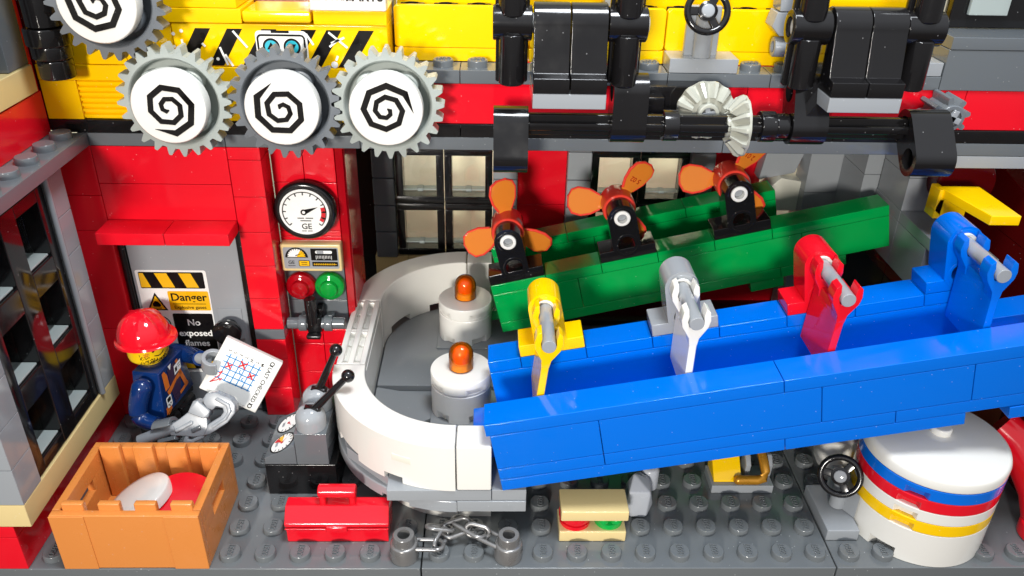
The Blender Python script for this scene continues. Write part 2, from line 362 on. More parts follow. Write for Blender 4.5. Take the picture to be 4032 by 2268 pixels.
# ------------------------------------------------------------------ red wall with the grey danger door
t = thing('door_wall', 'bright red wall with overhanging ledge around the grey door', 'wall', (-3, 7, 0))
for k in range(8):
    z = 1.2*k
    if k != 2: brick('brick', t, -1, 7, z, 1, 1, 1.2, 'red')
    else: brick('brick', t, -1, 7, z, 1, 1, 0.8, 'red'); brick('plate', t, -1, 7, z+0.8, 1, 1, 0.4, 'dark_grey')
brick('brick', t, -1, 7, 9.6, 1, 1, 0.4, 'red')
for k, h in enumerate((3.6, 3.6, 1.2)):
    brick('brick', t, -6.2, 7, sum((3.6, 3.6, 1.2)[:k]), 1.2, 1, h, 'red')
brick('brick', t, -6.2, 7, 8.4, 1.2, 1, 1.6, 'red')
brick('lintel_brick', t, -5, 7, 7.6, 4, 1, 1.2, 'red'); brick('lintel_brick', t, -5, 7, 8.8, 4, 1, 1.2, 'red')
brick('lintel_brick', t, -5, 7, 7.2, 4, 1, 0.4, 'red')
brick('ledge_tile', t, -5, 6, 7.2, 2.05, 1, 0.4, 'red', 0.015); brick('ledge_tile', t, -2.95, 6, 7.2, 1.95, 1, 0.4, 'red', 0.015)
# door
d = thing('door', 'light grey door with a danger sign and round black knob', 'door', (-3, 7.4, 0))
bm = NB(); box(bm, -4.78, -1.24, 7.3, 7.52, 0.05, 7.2, 0.02); leaf = obj('door_leaf', bm, 'light_grey', d)
bm = NB(); box(bm, -4.99, -4.8, 7.2, 7.9, 0, 7.2, 0.02); box(bm, -1.22, -1.01, 7.2, 7.9, 0, 7.2, 0.02); obj('door_frame', bm, 'black', d)
bm = NB(); cyl(bm, (-1.83, 6.95, 3.62), 0.22, 0.36, 'y'); lathe(bm, [(0, 0), (0.4, 0.0), (0.47, 0.05), (0.47, 0.2), (0.40, 0.26), (0.2, 0.3)], 28, (-1.84, 6.68, 3.6), 'y'); obj('knob', bm, 'black', d)
bm = NB(); box(bm, -2.22, -1.42, 7.26, 7.3, 3.05, 4.25, 0.02); obj('knob_plate', bm, 'light_grey', d)
M = YF(-0.06, 7.3, 0.06)
sg = decal('danger_sign', d, M, [rrect(-4.62, -2.32, 1.6, 5.62, 0.08)], 'print_white', 0.006)
decal('hazard_band', sg, M, [rrect(-4.52, -2.42, 4.94, 5.55, 0.05)], 'ink', 0.012)
decal('hazard_stripe', sg, M, [[(-4.5, 4.98), (-4.18, 4.98), (-4.36, 5.51), (-4.5, 5.51)], [(-3.8, 4.98), (-3.4, 4.98), (-3.6, 5.51), (-4.0, 5.51)], [(-3.02, 4.98), (-2.62, 4.98), (-2.82, 5.51), (-3.22, 5.51)]], 'print_yellow', 0.018)
decal('warning_triangle', sg, M, [[(-4.46, 4.1), (-3.78, 4.1), (-4.12, 4.78)]], 'ink', 0.012)
decal('triangle_fill', sg, M, [[(-4.37, 4.15), (-3.87, 4.15), (-4.12, 4.66)]], 'print_yellow', 0.018)
decal('flame', sg, M, [[(-4.26, 4.3), (-4.22, 4.24), (-4.02, 4.24), (-3.98, 4.3), (-4.0, 4.36), (-4.04, 4.32), (-4.07, 4.44), (-4.12, 4.36), (-4.16, 4.46), (-4.2, 4.32), (-4.24, 4.38)], [(-4.26, 4.18), (-3.98, 4.18), (-3.98, 4.205), (-4.26, 4.205)]], 'ink', 0.024)
decal('danger_field', sg, M, [rrect(-3.7, -2.36, 4.1, 4.84, 0.05)], 'print_yellow', 0.012)
lettering(sg, M, 'Danger', 0.40, 'ink', (-3.03, 4.6), 0.02, bold=0.018)
decal('rule', sg, M, [[(-3.58, 4.345), (-2.5, 4.345), (-2.5, 4.365), (-3.58, 4.365)]], 'ink', 0.018)
lettering(sg, M, 'Explosive gases', 0.172, 'ink', (-3.03, 4.22), 0.02, bold=0.008)
decal('black_field', sg, M, [rrect(-3.68, -2.36, 2.42, 3.98, 0.06)], 'ink', 0.012)
for s_, z_ in (('No', 3.62), ('exposed', 3.2), ('flames', 2.8)): lettering(sg, M, s_, 0.33, 'print_white', (-3.02, z_), 0.02, bold=0.022)
decal('match_ring', sg, M, ringpoly(-4.12, 3.55, 0.30, 0.34, 0, 360, 32), 'ink', 0.012)
decal('lower_band', d, M, [[(-4.6, 1.75), (-2.3, 1.75), (-2.3, 2.28), (-4.6, 2.28)]], 'ink', 0.03)
decal('lower_stripe', d, M, [[(x, 1.78), (x+0.36, 1.78), (x+0.2, 2.25), (x-0.16, 2.25)] for x in (-4.35, -3.6, -2.85)], 'print_yellow', 0.036)
bm = NB(); box(bm, -5.2, -0.8, 8.05, 8.2, 0, 7.3, 0); obj('back_panel', bm, 'dark_grey', d)

# ------------------------------------------------------------------ instrument column (x 0..2, face at y 8)
t = thing('instrument_column', 'red brick column carrying gauge, meter panel and signal lamps', 'column', (1, 8, 0))
for z, h, m in ((0, 1.2, 'red'), (1.2, 1.2, 'red'), (2.4, 0.6, 'red')):
    brick('brick', t, 0, 8, z, 1.05, 2, h, m); brick('brick', t, 1.05, 8, z, 0.95, 2, h, m)
brick('grey_brick', t, 0, 8, 3.0, 2, 2, 1.2, 'dark_grey'); brick('grey_brick', t, 0, 8, 4.2, 2, 2, 1.2, 'dark_grey')
brick('brick', t, 0, 8, 5.4, 2, 2, 1.2, 'red'); brick('brick', t, 0, 8, 6.6, 2, 2, 0.2, 'red'); brick('brick', t, 0, 8, 6.8, 2, 2, 1.7, 'red')
brick('brick', t, 0, 8, 8.5, 1, 2, 1.5, 'red'); brick('brick', t, 1, 8, 8.5, 1, 2, 1.5, 'red')
brick('side_panel', t, 2.0, 8.5, 0, 0.24, 2.2, 10, 'red')
bm = NB(); prism(bm, [(2.02, 8.02), (2.2, 8.3), (2.02, 8.3)], 'z', 0, 10, 0); obj('side_rib', bm, 'red', t)

g = thing('pressure_gauge', 'round black rimmed pressure gauge with white dial', 'gauge', (1.0, 7.5, 7.7))
bm = NB(); lathe(bm, [(0.86, 0), (0.93, 0.03), (0.99, 0.09), (0.99, 0.25), (0.9, 0.3), (0.6, 0.32), (0.6, 0.5)], 48, (1.0, 7.5, 7.7), 'y'); obj('rim', bm, 'black', g)
M = YF(1.0, 7.5, 7.7)
dl = decal('dial', g, M, [circ(0, 0, 0.78, 48)], 'print_white', 0.01)
decal('scale_arc', dl, M, ringpoly(0, 0, 0.67, 0.70, -42, 222, 48), 'ink', 0.02)
decal('tick', dl, M, [stroke([(0.58*math.cos(R(a)), 0.58*math.sin(R(a))), (0.68*math.cos(R(a)), 0.68*math.sin(R(a)))], 0.035)[0] for a in [222-k*22 for k in range(13)]], 'ink', 0.022)
decal('red_zone', dl, M, ringpoly(0, 0, 0.53, 0.665, -32, 16, 14), 'print_red', 0.016)
decal('zone_tick', dl, M, [stroke([(0.53*math.cos(R(a)), 0.53*math.sin(R(a))), (0.67*math.cos(R(a)), 0.67*math.sin(R(a)))], 0.03)[0] for a in (-18, 0)], 'ink', 0.024)
an = R(22)
nd = [(-0.09*math.sin(an)-0.02, 0.09*math.cos(an)), (0.09*math.sin(an)-0.02, -0.09*math.cos(an)), (0.48*math.cos(an), 0.48*math.sin(an))]
decal('needle', dl, M, [nd, circ(-0.02, 0, 0.10)], 'ink', 0.026); decal('needle_pin', dl, M, [circ(-0.02, 0, 0.05)], 'print_white', 0.032)
decal('mark', dl, M, [[(-0.24, -0.22), (-0.03, -0.22), (-0.03, -0.19), (-0.24, -0.19)], [(0.02, -0.22), (0.26, -0.22), (0.26, -0.19), (0.02, -0.19)], [(-0.15, -0.31), (0.19, -0.31), (0.19, -0.28), (-0.15, -0.28)], [(-0.14, -0.665), (0.01, -0.665), (0.01, -0.64), (-0.14, -0.64)], [(0.05, -0.665), (0.2, -0.665), (0.2, -0.64), (0.05, -0.64)]], 'ink', 0.02)
lettering(dl, M, 'GE', 0.27, 'ink', (0.03, -0.5), 0.02, bold=0.012)

g = thing('meter_panel', 'tan tile panel printed with small meter and scales', 'meter panel', (1.0, 7.6, 5.55))
bm = NB(); box(bm, 0.03, 2.02, 7.6, 8.0, 5.5, 6.5, 0.05); obj('tile', bm, 'tan', g)
M = YF(1.03, 7.6, 6.0)
st = decal('print_plate', g, M, [rrect(-0.9, 0.9, -0.38, 0.40, 0.06)], 'print_grey', 0.008)
decal('half_dial', st, M, [arc(-0.47, 0.03, 0.37, 0, 180, 20)], 'ink', 0.014); decal('half_dial_face', st, M, [arc(-0.47, 0.06, 0.29, 0, 180, 20)], 'print_white', 0.02)
decal('dial_zone', st, M, [[(-0.47, 0.06)] + arc(-0.47, 0.06, 0.29, 0, 60, 6)], 'print_yellow', 0.026); decal('dial_needle', st, M, [[(-0.5, 0.09), (-0.5, 0.13), (-0.24, 0.2)]], 'ink', 0.03)
decal('dial_tick', st, M, [stroke([(-0.47+0.25*math.cos(R(a)), 0.06+0.25*math.sin(R(a))), (-0.47+0.3*math.cos(R(a)), 0.06+0.3*math.sin(R(a)))], 0.018)[0] for a in range(10, 180, 16)], 'ink', 0.03)
lettering(st, M, 'GE', 0.17, 'ink', (-0.66, -0.15), 0.014, bold=0.01); decal('underline', st, M, [[(-0.78, -0.28), (-0.54, -0.28), (-0.54, -0.26), (-0.78, -0.26)]], 'ink', 0.014)
decal('yellow_box', st, M, [rrect(-0.42, -0.06, -0.29, -0.07, 0.02)], 'ink', 0.014); decal('yellow_fill', st, M, [[(-0.4, -0.27), (-0.08, -0.27), (-0.08, -0.09), (-0.4, -0.09)]], 'print_yellow', 0.02)
decal('yellow_mark', st, M, [[(-0.34, -0.15), (-0.14, -0.15), (-0.14, -0.13), (-0.34, -0.13)], [(-0.34, -0.22), (-0.14, -0.22), (-0.14, -0.2), (-0.34, -0.2)]], 'ink', 0.026)
decal('display', st, M, [rrect(0.0, 0.86, -0.07, 0.36, 0.02), rrect(0.02, 0.86, -0.29, -0.12, 0.02)], 'ink', 0.014)
decal('slider', st, M, [rrect(0.15, 0.7, 0.18, 0.29, 0.05)], 'print_white', 0.02); decal('slider_fill', st, M, [[(0.2, 0.185), (0.42, 0.185), (0.42, 0.285), (0.2, 0.285)]], 'print_grey', 0.026)
decal('scale_tick', st, M, [[(0.16+0.05*k, 0.0 if k % 5 else -0.03), (0.175+0.05*k, 0.0 if k % 5 else -0.03), (0.175+0.05*k, 0.11), (0.16+0.05*k, 0.11)] for k in range(11)], 'print_white', 0.02)
decal('yellow_scale', st, M, [[(0.06, -0.22), (0.82, -0.22), (0.82, -0.2), (0.06, -0.2)]] + [[(0.08+0.06*k, -0.25), (0.095+0.06*k, -0.25), (0.095+0.06*k, -0.17), (0.08+0.06*k, -0.17)] for k in range(12)], 'print_yellow', 0.02)

for x, m, nm, lb in ((0.53, 'trans_red', 'signal_lamp', 'round translucent red signal lamp on the grey brick'), (1.5, 'trans_green', 'signal_lamp', 'round translucent green signal lamp on the grey brick')):
    g = thing(nm, lb, 'lamp', (x, 7.6, 4.85), group='signal lamps')
    bm = NB(); lathe(bm, [(0.47, 0.38), (0.49, 0.3), (0.49, 0.14), (0.46, 0.1), (0.40, 0.09), (0.30, 0.05), (0.29, -0.10), (0.25, -0.13), (0, -0.13)], 40, (x, 7.6, 4.85), 'y'); obj('lens', bm, m, g)
    bm = NB(); lathe(bm, [(0.36, 0.37), (0.36, 0.3), (0.2, 0.25), (0, 0.24)], 28, (x, 7.6, 4.85), 'y'); obj('stud_seat', bm, 'light_grey', g)
g = thing('lever_bar', 'grey horizontal bar with an upright black lever', 'lever', (1.0, 7.5, 3.6))
bm = NB(); cyl(bm, (0.02, 7.45, 3.6), 0.2, 1.96, 'x', 24); obj('bar', bm, 'dark_grey', g)
for x in (0.42, 1.28):
    bm = NB(); tube(bm, (x, 7.45, 3.6), 0.28, 0.19, 0.28, 'x', 28); box(bm, x, x+0.28, 7.55, 8.0, 3.45, 3.75, 0.03); obj('clip', bm, 'dark_grey', g)
bm = NB(); box(bm, 0.72, 1.2, 7.22, 7.68, 3.32, 3.92, 0.05); box(bm, 0.7, 1.18, 7.02, 7.3, 3.18, 3.34, 0.04); box(bm, 1.0, 1.22, 7.5, 7.98, 3.9, 4.12, 0.03); obj('lever_clamp', bm, 'black', g)
bm = NB(); cyl(bm, (0.9, 7.3, 3.7), 0.2, 0.95, 'z', 24, 0.03); obj('lever_handle', bm, 'black', g)

# ------------------------------------------------------------------ back wall with two black windows
t = thing('back_wall', 'rear wall of grey, red and tan bricks behind the chutes', 'wall', (10, 15, 0))
for x0, x1, m in ((2.1, 3, 'dark_grey'), (7, 8, 'light_grey'), (10, 11, 'light_grey'), (15, 16, 'light_grey')):
    for k in range(7): brick('pillar_brick', t, x0, 14.7, 2.4+1.2*k, x1-x0, 1.2, 1.2, m, 0.05)
for x0, x1 in ((8, 10), (16, 18)):
    for k in range(4): brick('brick', t, x0, 15, 2.4+2.4*k if k < 3 else 9.6, x1-x0, 1, 2.4 if k < 3 else 1.2, 'red')
for x0, x1 in ((2, 3.4), (3.4, 5), (5, 8), (8, 11), (11, 15), (15, 20)):
    brick('sill_brick', t, x0, 14.9, 1.2, x1-x0, 1, 1.2, 'tan'); brick('brick', t, x0, 14.95, 0, x1-x0, 1, 1.2, 'red')
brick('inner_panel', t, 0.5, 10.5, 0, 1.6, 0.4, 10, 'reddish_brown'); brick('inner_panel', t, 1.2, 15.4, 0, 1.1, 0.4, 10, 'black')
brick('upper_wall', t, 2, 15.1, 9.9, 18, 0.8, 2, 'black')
def window(x0, label):
    g = thing('lattice_window', label, 'window', (x0+2, 15, 2.4), group='black lattice windows in the rear wall')
    for i in range(2):
        for j in range(3):
            xa, xb, za, zb = x0+2*i+0.02, x0+2*i+1.98, 2.4+2.4*j+0.01, 2.4+2.4*j+2.39
            bm = NB(); e = 0.3
            box(bm, xa, xb, 14.98, 15.7, za, za+e, 0.02); box(bm, xa, xb, 14.98, 15.7, zb-e, zb, 0.02); box(bm, xa, xa+e, 14.983, 15.697, za+e-0.02, zb-e+0.02, 0.02); box(bm, xb-e, xb, 14.983, 15.697, za+e-0.02, zb-e+0.02, 0.02)
            f = obj('window_frame', bm, 'black', g)
            bm = NB(); box(bm, xa+e, xb-e, 15.5, 15.56, za+e, zb-e, 0.004); obj('pane', bm, 'pane_glass', f)
            bm = NB(); box(bm, xa+e+0.01, xb-e-0.01, 15.1, 15.48, za+e+0.24, za+e+0.30, 0.01); box(bm, (xa+xb)/2-0.12, (xa+xb)/2+0.12, 15.05, 15.48, za+e+0.2, za+e+0.34, 0.03); obj('pane_ledge', bm, 'trans_clear', f)
window(3, 'black lattice window in the rear wall beside the dark column'); window(11, 'black lattice window in the rear wall behind the propellers')

# ------------------------------------------------------------------ right wing
t = thing('right_wing_wall', 'glossy light grey side wall stepping forward behind the green chute', 'wall', (21.5, 11, 0))
for y0, y1 in ((7, 9.1), (9.1, 12), (12, 15)):
    brick('brick', t, 21, y0, 0, 1.2, y1-y0, 4.8, 'black'); brick('brick', t, 21, y0, 4.8, 1.2, y1-y0, 0.42, 'shaded_red')
    brick('grey_brick', t, 21, y0, 5.22, 1.2, y1-y0, 1.62, 'light_grey')
brick('shelf_plate', t, 21, 5.5, 6.84, 1.5, 3.6, 0.4, 'light_grey'); brick('shelf_plate', t, 21, 9.1, 6.84, 1.2, 6, 0.4, 'light_grey')
for k, h in enumerate((1.2, 1.5)): brick('pillar_brick', t, 21, 9.1, 7.24+1.2*k, 1.0, 2, h, 'light_grey')
brick('pillar_brick', t, 20.45, 11.2, 5.2, 1.0, 2, 2.55, 'light_grey'); brick('pillar_brick', t, 20.45, 11.2, 7.75, 1.0, 2, 2.4, 'light_grey')
brick('pillar_brick', t, 19.2, 13.2, 0, 1.6, 1.2, 6.2, 'light_grey'); brick('pillar_brick', t, 19.2, 13.2, 6.2, 1.6, 1.2, 4, 'light_grey')
bm = NB(); prism(bm, [(17.9, 5.2), (19.6, 5.2), (19.6, 6.4), (18.4, 6.6), (17.9, 6.1)], 'y', 13.7, 14.6, 0.03); obj('tan_wedge', bm, 'bright_tan', t)
bm = NB(); prism(bm, [(17.6, 6.4), (19.0, 6.7), (19.6, 8.6), (17.9, 8.6)], 'y', 14.0, 14.7, 0.03); obj('grey_wedge', bm, 'light_grey', t)
t = thing('right_red_wall', 'red sloping side wall, shade put into its colour, at the far right under the beam', 'wall', (24, 6, 0))
brick('brick', t, 24.0, 2.5, 0, 1.2, 9.5, 7.0, 'shaded_red'); bm = NB(); prism(bm, [(11.5, 7), (2.5, 7), (2.5, 7.6), (11.5, 9.4)], 'x', 24.0, 25.2, 0.02); obj('sloped_brick', bm, 'shaded_red', t)  # red bricks, recess shade put into their colour
bm = NB(); lathe(bm, [(0.9, 0), (1.0, 0.1), (1.0, 3), (0.0, 3)], 40, (22.6, 8.4, 8.5), 'y'); obj('round_brick', bm, 'shaded_red', t)
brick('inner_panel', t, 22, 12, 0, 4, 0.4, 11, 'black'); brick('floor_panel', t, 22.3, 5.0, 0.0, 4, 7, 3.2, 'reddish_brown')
brick('end_brick', t, 25.3, 5.5, 7.9, 1.5, 2, 1.7, 'light_grey')
t = thing('yellow_slide', 'yellow angled plate jutting from the grey pillar at right', 'slide', (21.5, 6, 8.6))
bm = NB(); prism(bm, [(21.0, 7.3), (21.48, 5.0), (22.37, 5.0), (22.3, 7.3)], 'z', 8.6, 8.9, 0.02); obj('plate', bm, 'yellow', t)
bm = NB(); box(bm, 20.92, 21.16, 7.0, 7.6, 7.9, 8.88, 0.03); prism(bm, [(20.9, 8.2), (21.9, 7.4), (21.95, 8.57), (21.0, 8.57)], 'y', 7.0, 7.3, 0.02); obj('bracket', bm, 'yellow', t)

# ------------------------------------------------------------------ beam and ledge of the upper storey
t = thing('floor_beam', 'layered grey, black and red beam of the upper storey', 'beam', (8, 7, 10))
for x0, x1 in ((-5, -1), (-1, 3), (3, 7), (7, 13.9), (13.9, 20.5), (20.5, 28)): brick('grey_plate', t, x0, 7, 10.0, x1-x0, 2, 0.4, 'dark_grey')
for x0, x1 in ((-6, 2), (2, 6), (6, 14), (14, 17.2), (17.2, 28)): brick('black_tile', t, x0, 7, 10.4, x1-x0, 2, 0.4, 'black', 0.015)
for x0, x1 in ((4, 11.2), (11.2, 14.4), (14.4, 17), (17, 20.9), (20.9, 28)): brick('red_brick', t, x0, 7.04, 10.8, x1-x0, 2, 1.2, 'red')
for x0, x1 in ((4, 6), (6, 12), (12, 15), (15, 20)):
    p_ = brick('ledge_plate', t, x0, 7, 12.0, x1-x0, 1, 0.4, 'dark_grey')
    for x in range(x0, x1):
        if x in (12, 13): continue
        stud(p_, x+0.5, 7.5, 12.4, 'dark_grey', 0)
brick('under_plate', t, 20.72, 7.0, 9.6, 7, 1.4, 0.4, 'light_grey'); brick('small_plate', t, 19.2, 7.02, 12.4, 0.78, 0.9, 0.4, 'light_grey')
brick('deck', t, -6, 9, 10.0, 34, 6, 0.4, 'black')
t = thing('grey_block', 'large grey brick block with tile top at the upper right', 'block', (23, 7, 12))
brick('brick', t, 20, 7, 12.0, 8, 2, 1.18, 'dark_grey'); brick('tile', t, 20.02, 6.98, 13.18, 8, 2.04, 0.36, 'dark_grey')
bm = NB(); box(bm, 20.4, 28, 8.2, 8.6, 13.56, 17, 0.03); t2 = thing('upper_window', 'black window frame with clear pane at the top right corner', 'window', (24, 8.3, 13.5)); wfr = obj('window_frame', bm, 'black', t2)
bm = NB(); box(bm, 20.85, 22.0, 8.02, 8.18, 13.95, 15.6, 0.02); obj('pane', bm, 'trans_clear', wfr)

# ------------------------------------------------------------------ yellow machine housing on the upper storey
t = thing('yellow_housing', 'yellow brick machine housing behind the spiral gears', 'housing', (-1, 7, 10.8))
brick('brick', t, -6, 7, 10.8, 1.05, 2, 1.15, 'yellow', 0.015)
bm = NB(); box(bm, -4.95, -2.0, 7.1, 9, 10.81, 11.95, 0.01)
for k in range(7): prism(bm, [(7.1, 10.84+0.16*k), (7.0, 10.88+0.16*k), (7.0, 10.95+0.16*k), (7.1, 10.99+0.16*k)], 'x', -4.93, -2.02)
obj('ribbed_brick', bm, 'yellow', t)
brick('brick', t, -2, 7, 10.8, 3, 2, 1.15, 'yellow'); brick('brick', t, 1, 7, 10.8, 3, 2, 1.15, 'yellow')
brick('ledge_plate', t, -6, 6.98, 11.95, 4, 2, 0.45, 'yellow'); brick('ledge_plate', t, -2, 6.98, 11.95, 6, 2, 0.45, 'yellow')
brick('brick', t, -6, 7.05, 12.4, 2.6, 2, 1.2, 'yellow'); brick('brick', t, -3.4, 7.05, 12.4, 1.4, 2, 1.2, 'yellow')
brick('brick', t, -6, 7.02, 13.6, 2.6, 2, 1.2, 'yellow')
hz = brick('hazard_tile', t, -2, 7.0, 12.4, 6, 2, 1.2, 'yellow', 0.03)
brick('step_brick', t, -3.4, 6.98, 13.6, 3.4, 2, 0.4, 'yellow'); brick('step_brick', t, -3.4, 7.0, 14.0, 3.3, 2, 0.4, 'yellow'); brick('step_brick', t, 0.02, 6.9, 13.64, 1.9, 2, 0.32, 'yellow', 0.05); brick('step_brick', t, 1.96, 6.96, 13.6, 2.04, 2, 0.4, 'yellow')
brick('brown_panel', t, 0, 8.4, 13.6, 2.2, 0.3, 2.5, 'reddish_brown')
brick('brick', t, -3.4, 7.1, 14.4, 3.3, 2, 1.2, 'yellow')
M = YF(0, 7.012, 0)
def para(x, z0=12.43, z1=13.46, w_=0.42, sl=0.72): return [(x, z0), (x+w_, z0), (x+w_+sl*0.9, z1), (x+sl*0.9, z1)]
decal('hazard_stripe', hz, M, [para(x) for x in (-2.28+0.3, -1.1, -0.15, 0.95, 1.65, 2.55)], 'ink', 0.008)
decal('scratch', hz, M, [p for q in ([(-0.3, 13.4), (0.05, 12.95)], [(-0.72, 12.95), (-0.56, 12.45)], [(-0.6, 12.75), (-0.42, 12.42)], [(2.35, 13.4), (2.85, 12.98)], [(2.4, 13.1), (2.78, 13.26)], [(2.35, 13.0), (2.6, 13.2)], [(2.5, 12.62), (2.56, 12.75)], [(-1.75, 13.15), (-1.72, 12.9)], [(1.72, 13.35), (1.9, 13.05)], [(-1.2, 13.05), (-1.12, 12.96)]) for p in stroke(q, 0.06)] + [circ(-1.95, 13.3, 0.05, 9), circ(-1.72, 13.38, 0.05, 9), circ(-1.98, 12.95, 0.04, 9), circ(-0.82, 12.62, 0.05, 9), circ(2.45, 12.5, 0.1, 8)], 'print_white', 0.02)
bp_ = decal('button_panel', hz, M, [rrect(0.3, 1.74, 12.5, 13.42, 0.12)], 'print_white', 0.014)
decal('panel_outline', bp_, M, [q for a, b in zip(rrect(0.36, 1.66, 12.56, 13.3, 0.1), rrect(0.36, 1.66, 12.56, 13.3, 0.1)[1:]+rrect(0.36, 1.66, 12.56, 13.3, 0.1)[:1]) for q in stroke([a, b], 0.055)] + [[(0.75, 13.36), (1.25, 13.36), (1.25, 13.43), (0.75, 13.43)]], 'ink', 0.02)
decal('button_rim', bp_, M, [circ(0.72, 12.98, 0.24), circ(1.3, 12.98, 0.24)], 'ink', 0.02); decal('button_face', bp_, M, [circ(0.72, 12.98, 0.18), circ(1.3, 12.98, 0.18)], 'print_cyan', 0.026)
decal('arrow', bp_, M, [[(0.6, 12.91), (0.84, 12.91), (0.72, 13.11)], [(1.18, 13.06), (1.42, 13.06), (1.3, 12.86)]], 'ink', 0.032)
sgn = thing('parts_sign', 'white sign tile with black printed letters on the yellow step', 'sign', (3, 6.95, 14.0))
bm = NB(); box(bm, 1.92, 4.0, 6.9, 7.3, 14.0, 15.0, 0.03); obj('tile', bm, 'white', sgn)
M = YF(3, 6.9, 14.5); lettering(sgn, M, 'PARTS', 0.36, 'ink', (0.42, -0.12), 0.008, bold=0.02); lettering(sgn, M, 'LECTRIC', 0.3, 'ink', (-0.47, -0.12), 0.008, bold=0.015)
# recessed yellow panels right of the housing
t = thing('yellow_panel_row', 'row of yellow wall panels with holed tops on the ledge', 'panel', (10, 8, 12.4))
for x0, x1 in ((4.05, 8), (8, 12), (12, 16), (16, 20)):
    bm = NB(); prism(bm, rrect(x0+0.02, x1-0.02, 12.8, 13.98, 0.1), 'y', 8.0, 8.25, 0.015); obj('panel', bm, 'yellow', t)
    brick('panel_foot', t, x0, 8.0, 12.4, x1-x0, 1, 0.4, 'yellow')
    for k in range(4):
        xx = x0 + 0.5 + k*(x1-x0)/4
        bm = NB(); box(bm, xx-0.36, xx+0.36, 8.28, 8.95, 13.72, 13.9, 0.02); tube(bm, (xx, 8.6, 13.88), 0.26, 0.2, 0.06, 'z', 20, 0.01); obj('socket', bm, 'ink', t)
brick('rear_panel', t, 4.05, 9.1, 12.4, 16, 0.3, 4.5, 'yellow'); brick('side_block', t, 4.0, 8.3, 12.4, 0.06, 0.8, 3, 'dark_grey')
brick('post', t, 10.2, 8.4, 13.9, 0.6, 0.6, 2, 'light_grey')

# ------------------------------------------------------------------ black pipe at the upper left
t = thing('black_pipe', 'glossy black ribbed pipe standing on the yellow ledge', 'pipe', (-5.0, 6.35, 12.4))
bm = NB(); lathe(bm, [(0.44, 0), (0.46, 0.03), (0.46, 0.46), (0.44, 0.5)], 32, (-5.05, 6.35, 12.22)); obj('foot_ring', bm, 'black', t)
bm = NB(); lathe(bm, [(0.5, 0), (0.52, 0.03), (0.52, 0.3), (0.5, 0.34)], 32, (-5.07, 6.35, 12.76)); obj('middle_ring', bm, 'black', t)
bm = NB(); lathe(bm, [(0.56, 0), (0.58, 0.03), (0.58, 0.42), (0.56, 0.46)], 32, (-5.09, 6.35, 13.12)); obj('upper_ring', bm, 'black', t)
bm = NB(); cyl(bm, (-5.09, 6.35, 13.6), 0.47, 3, 'z', 32); obj('shaft', bm, 'black', t)

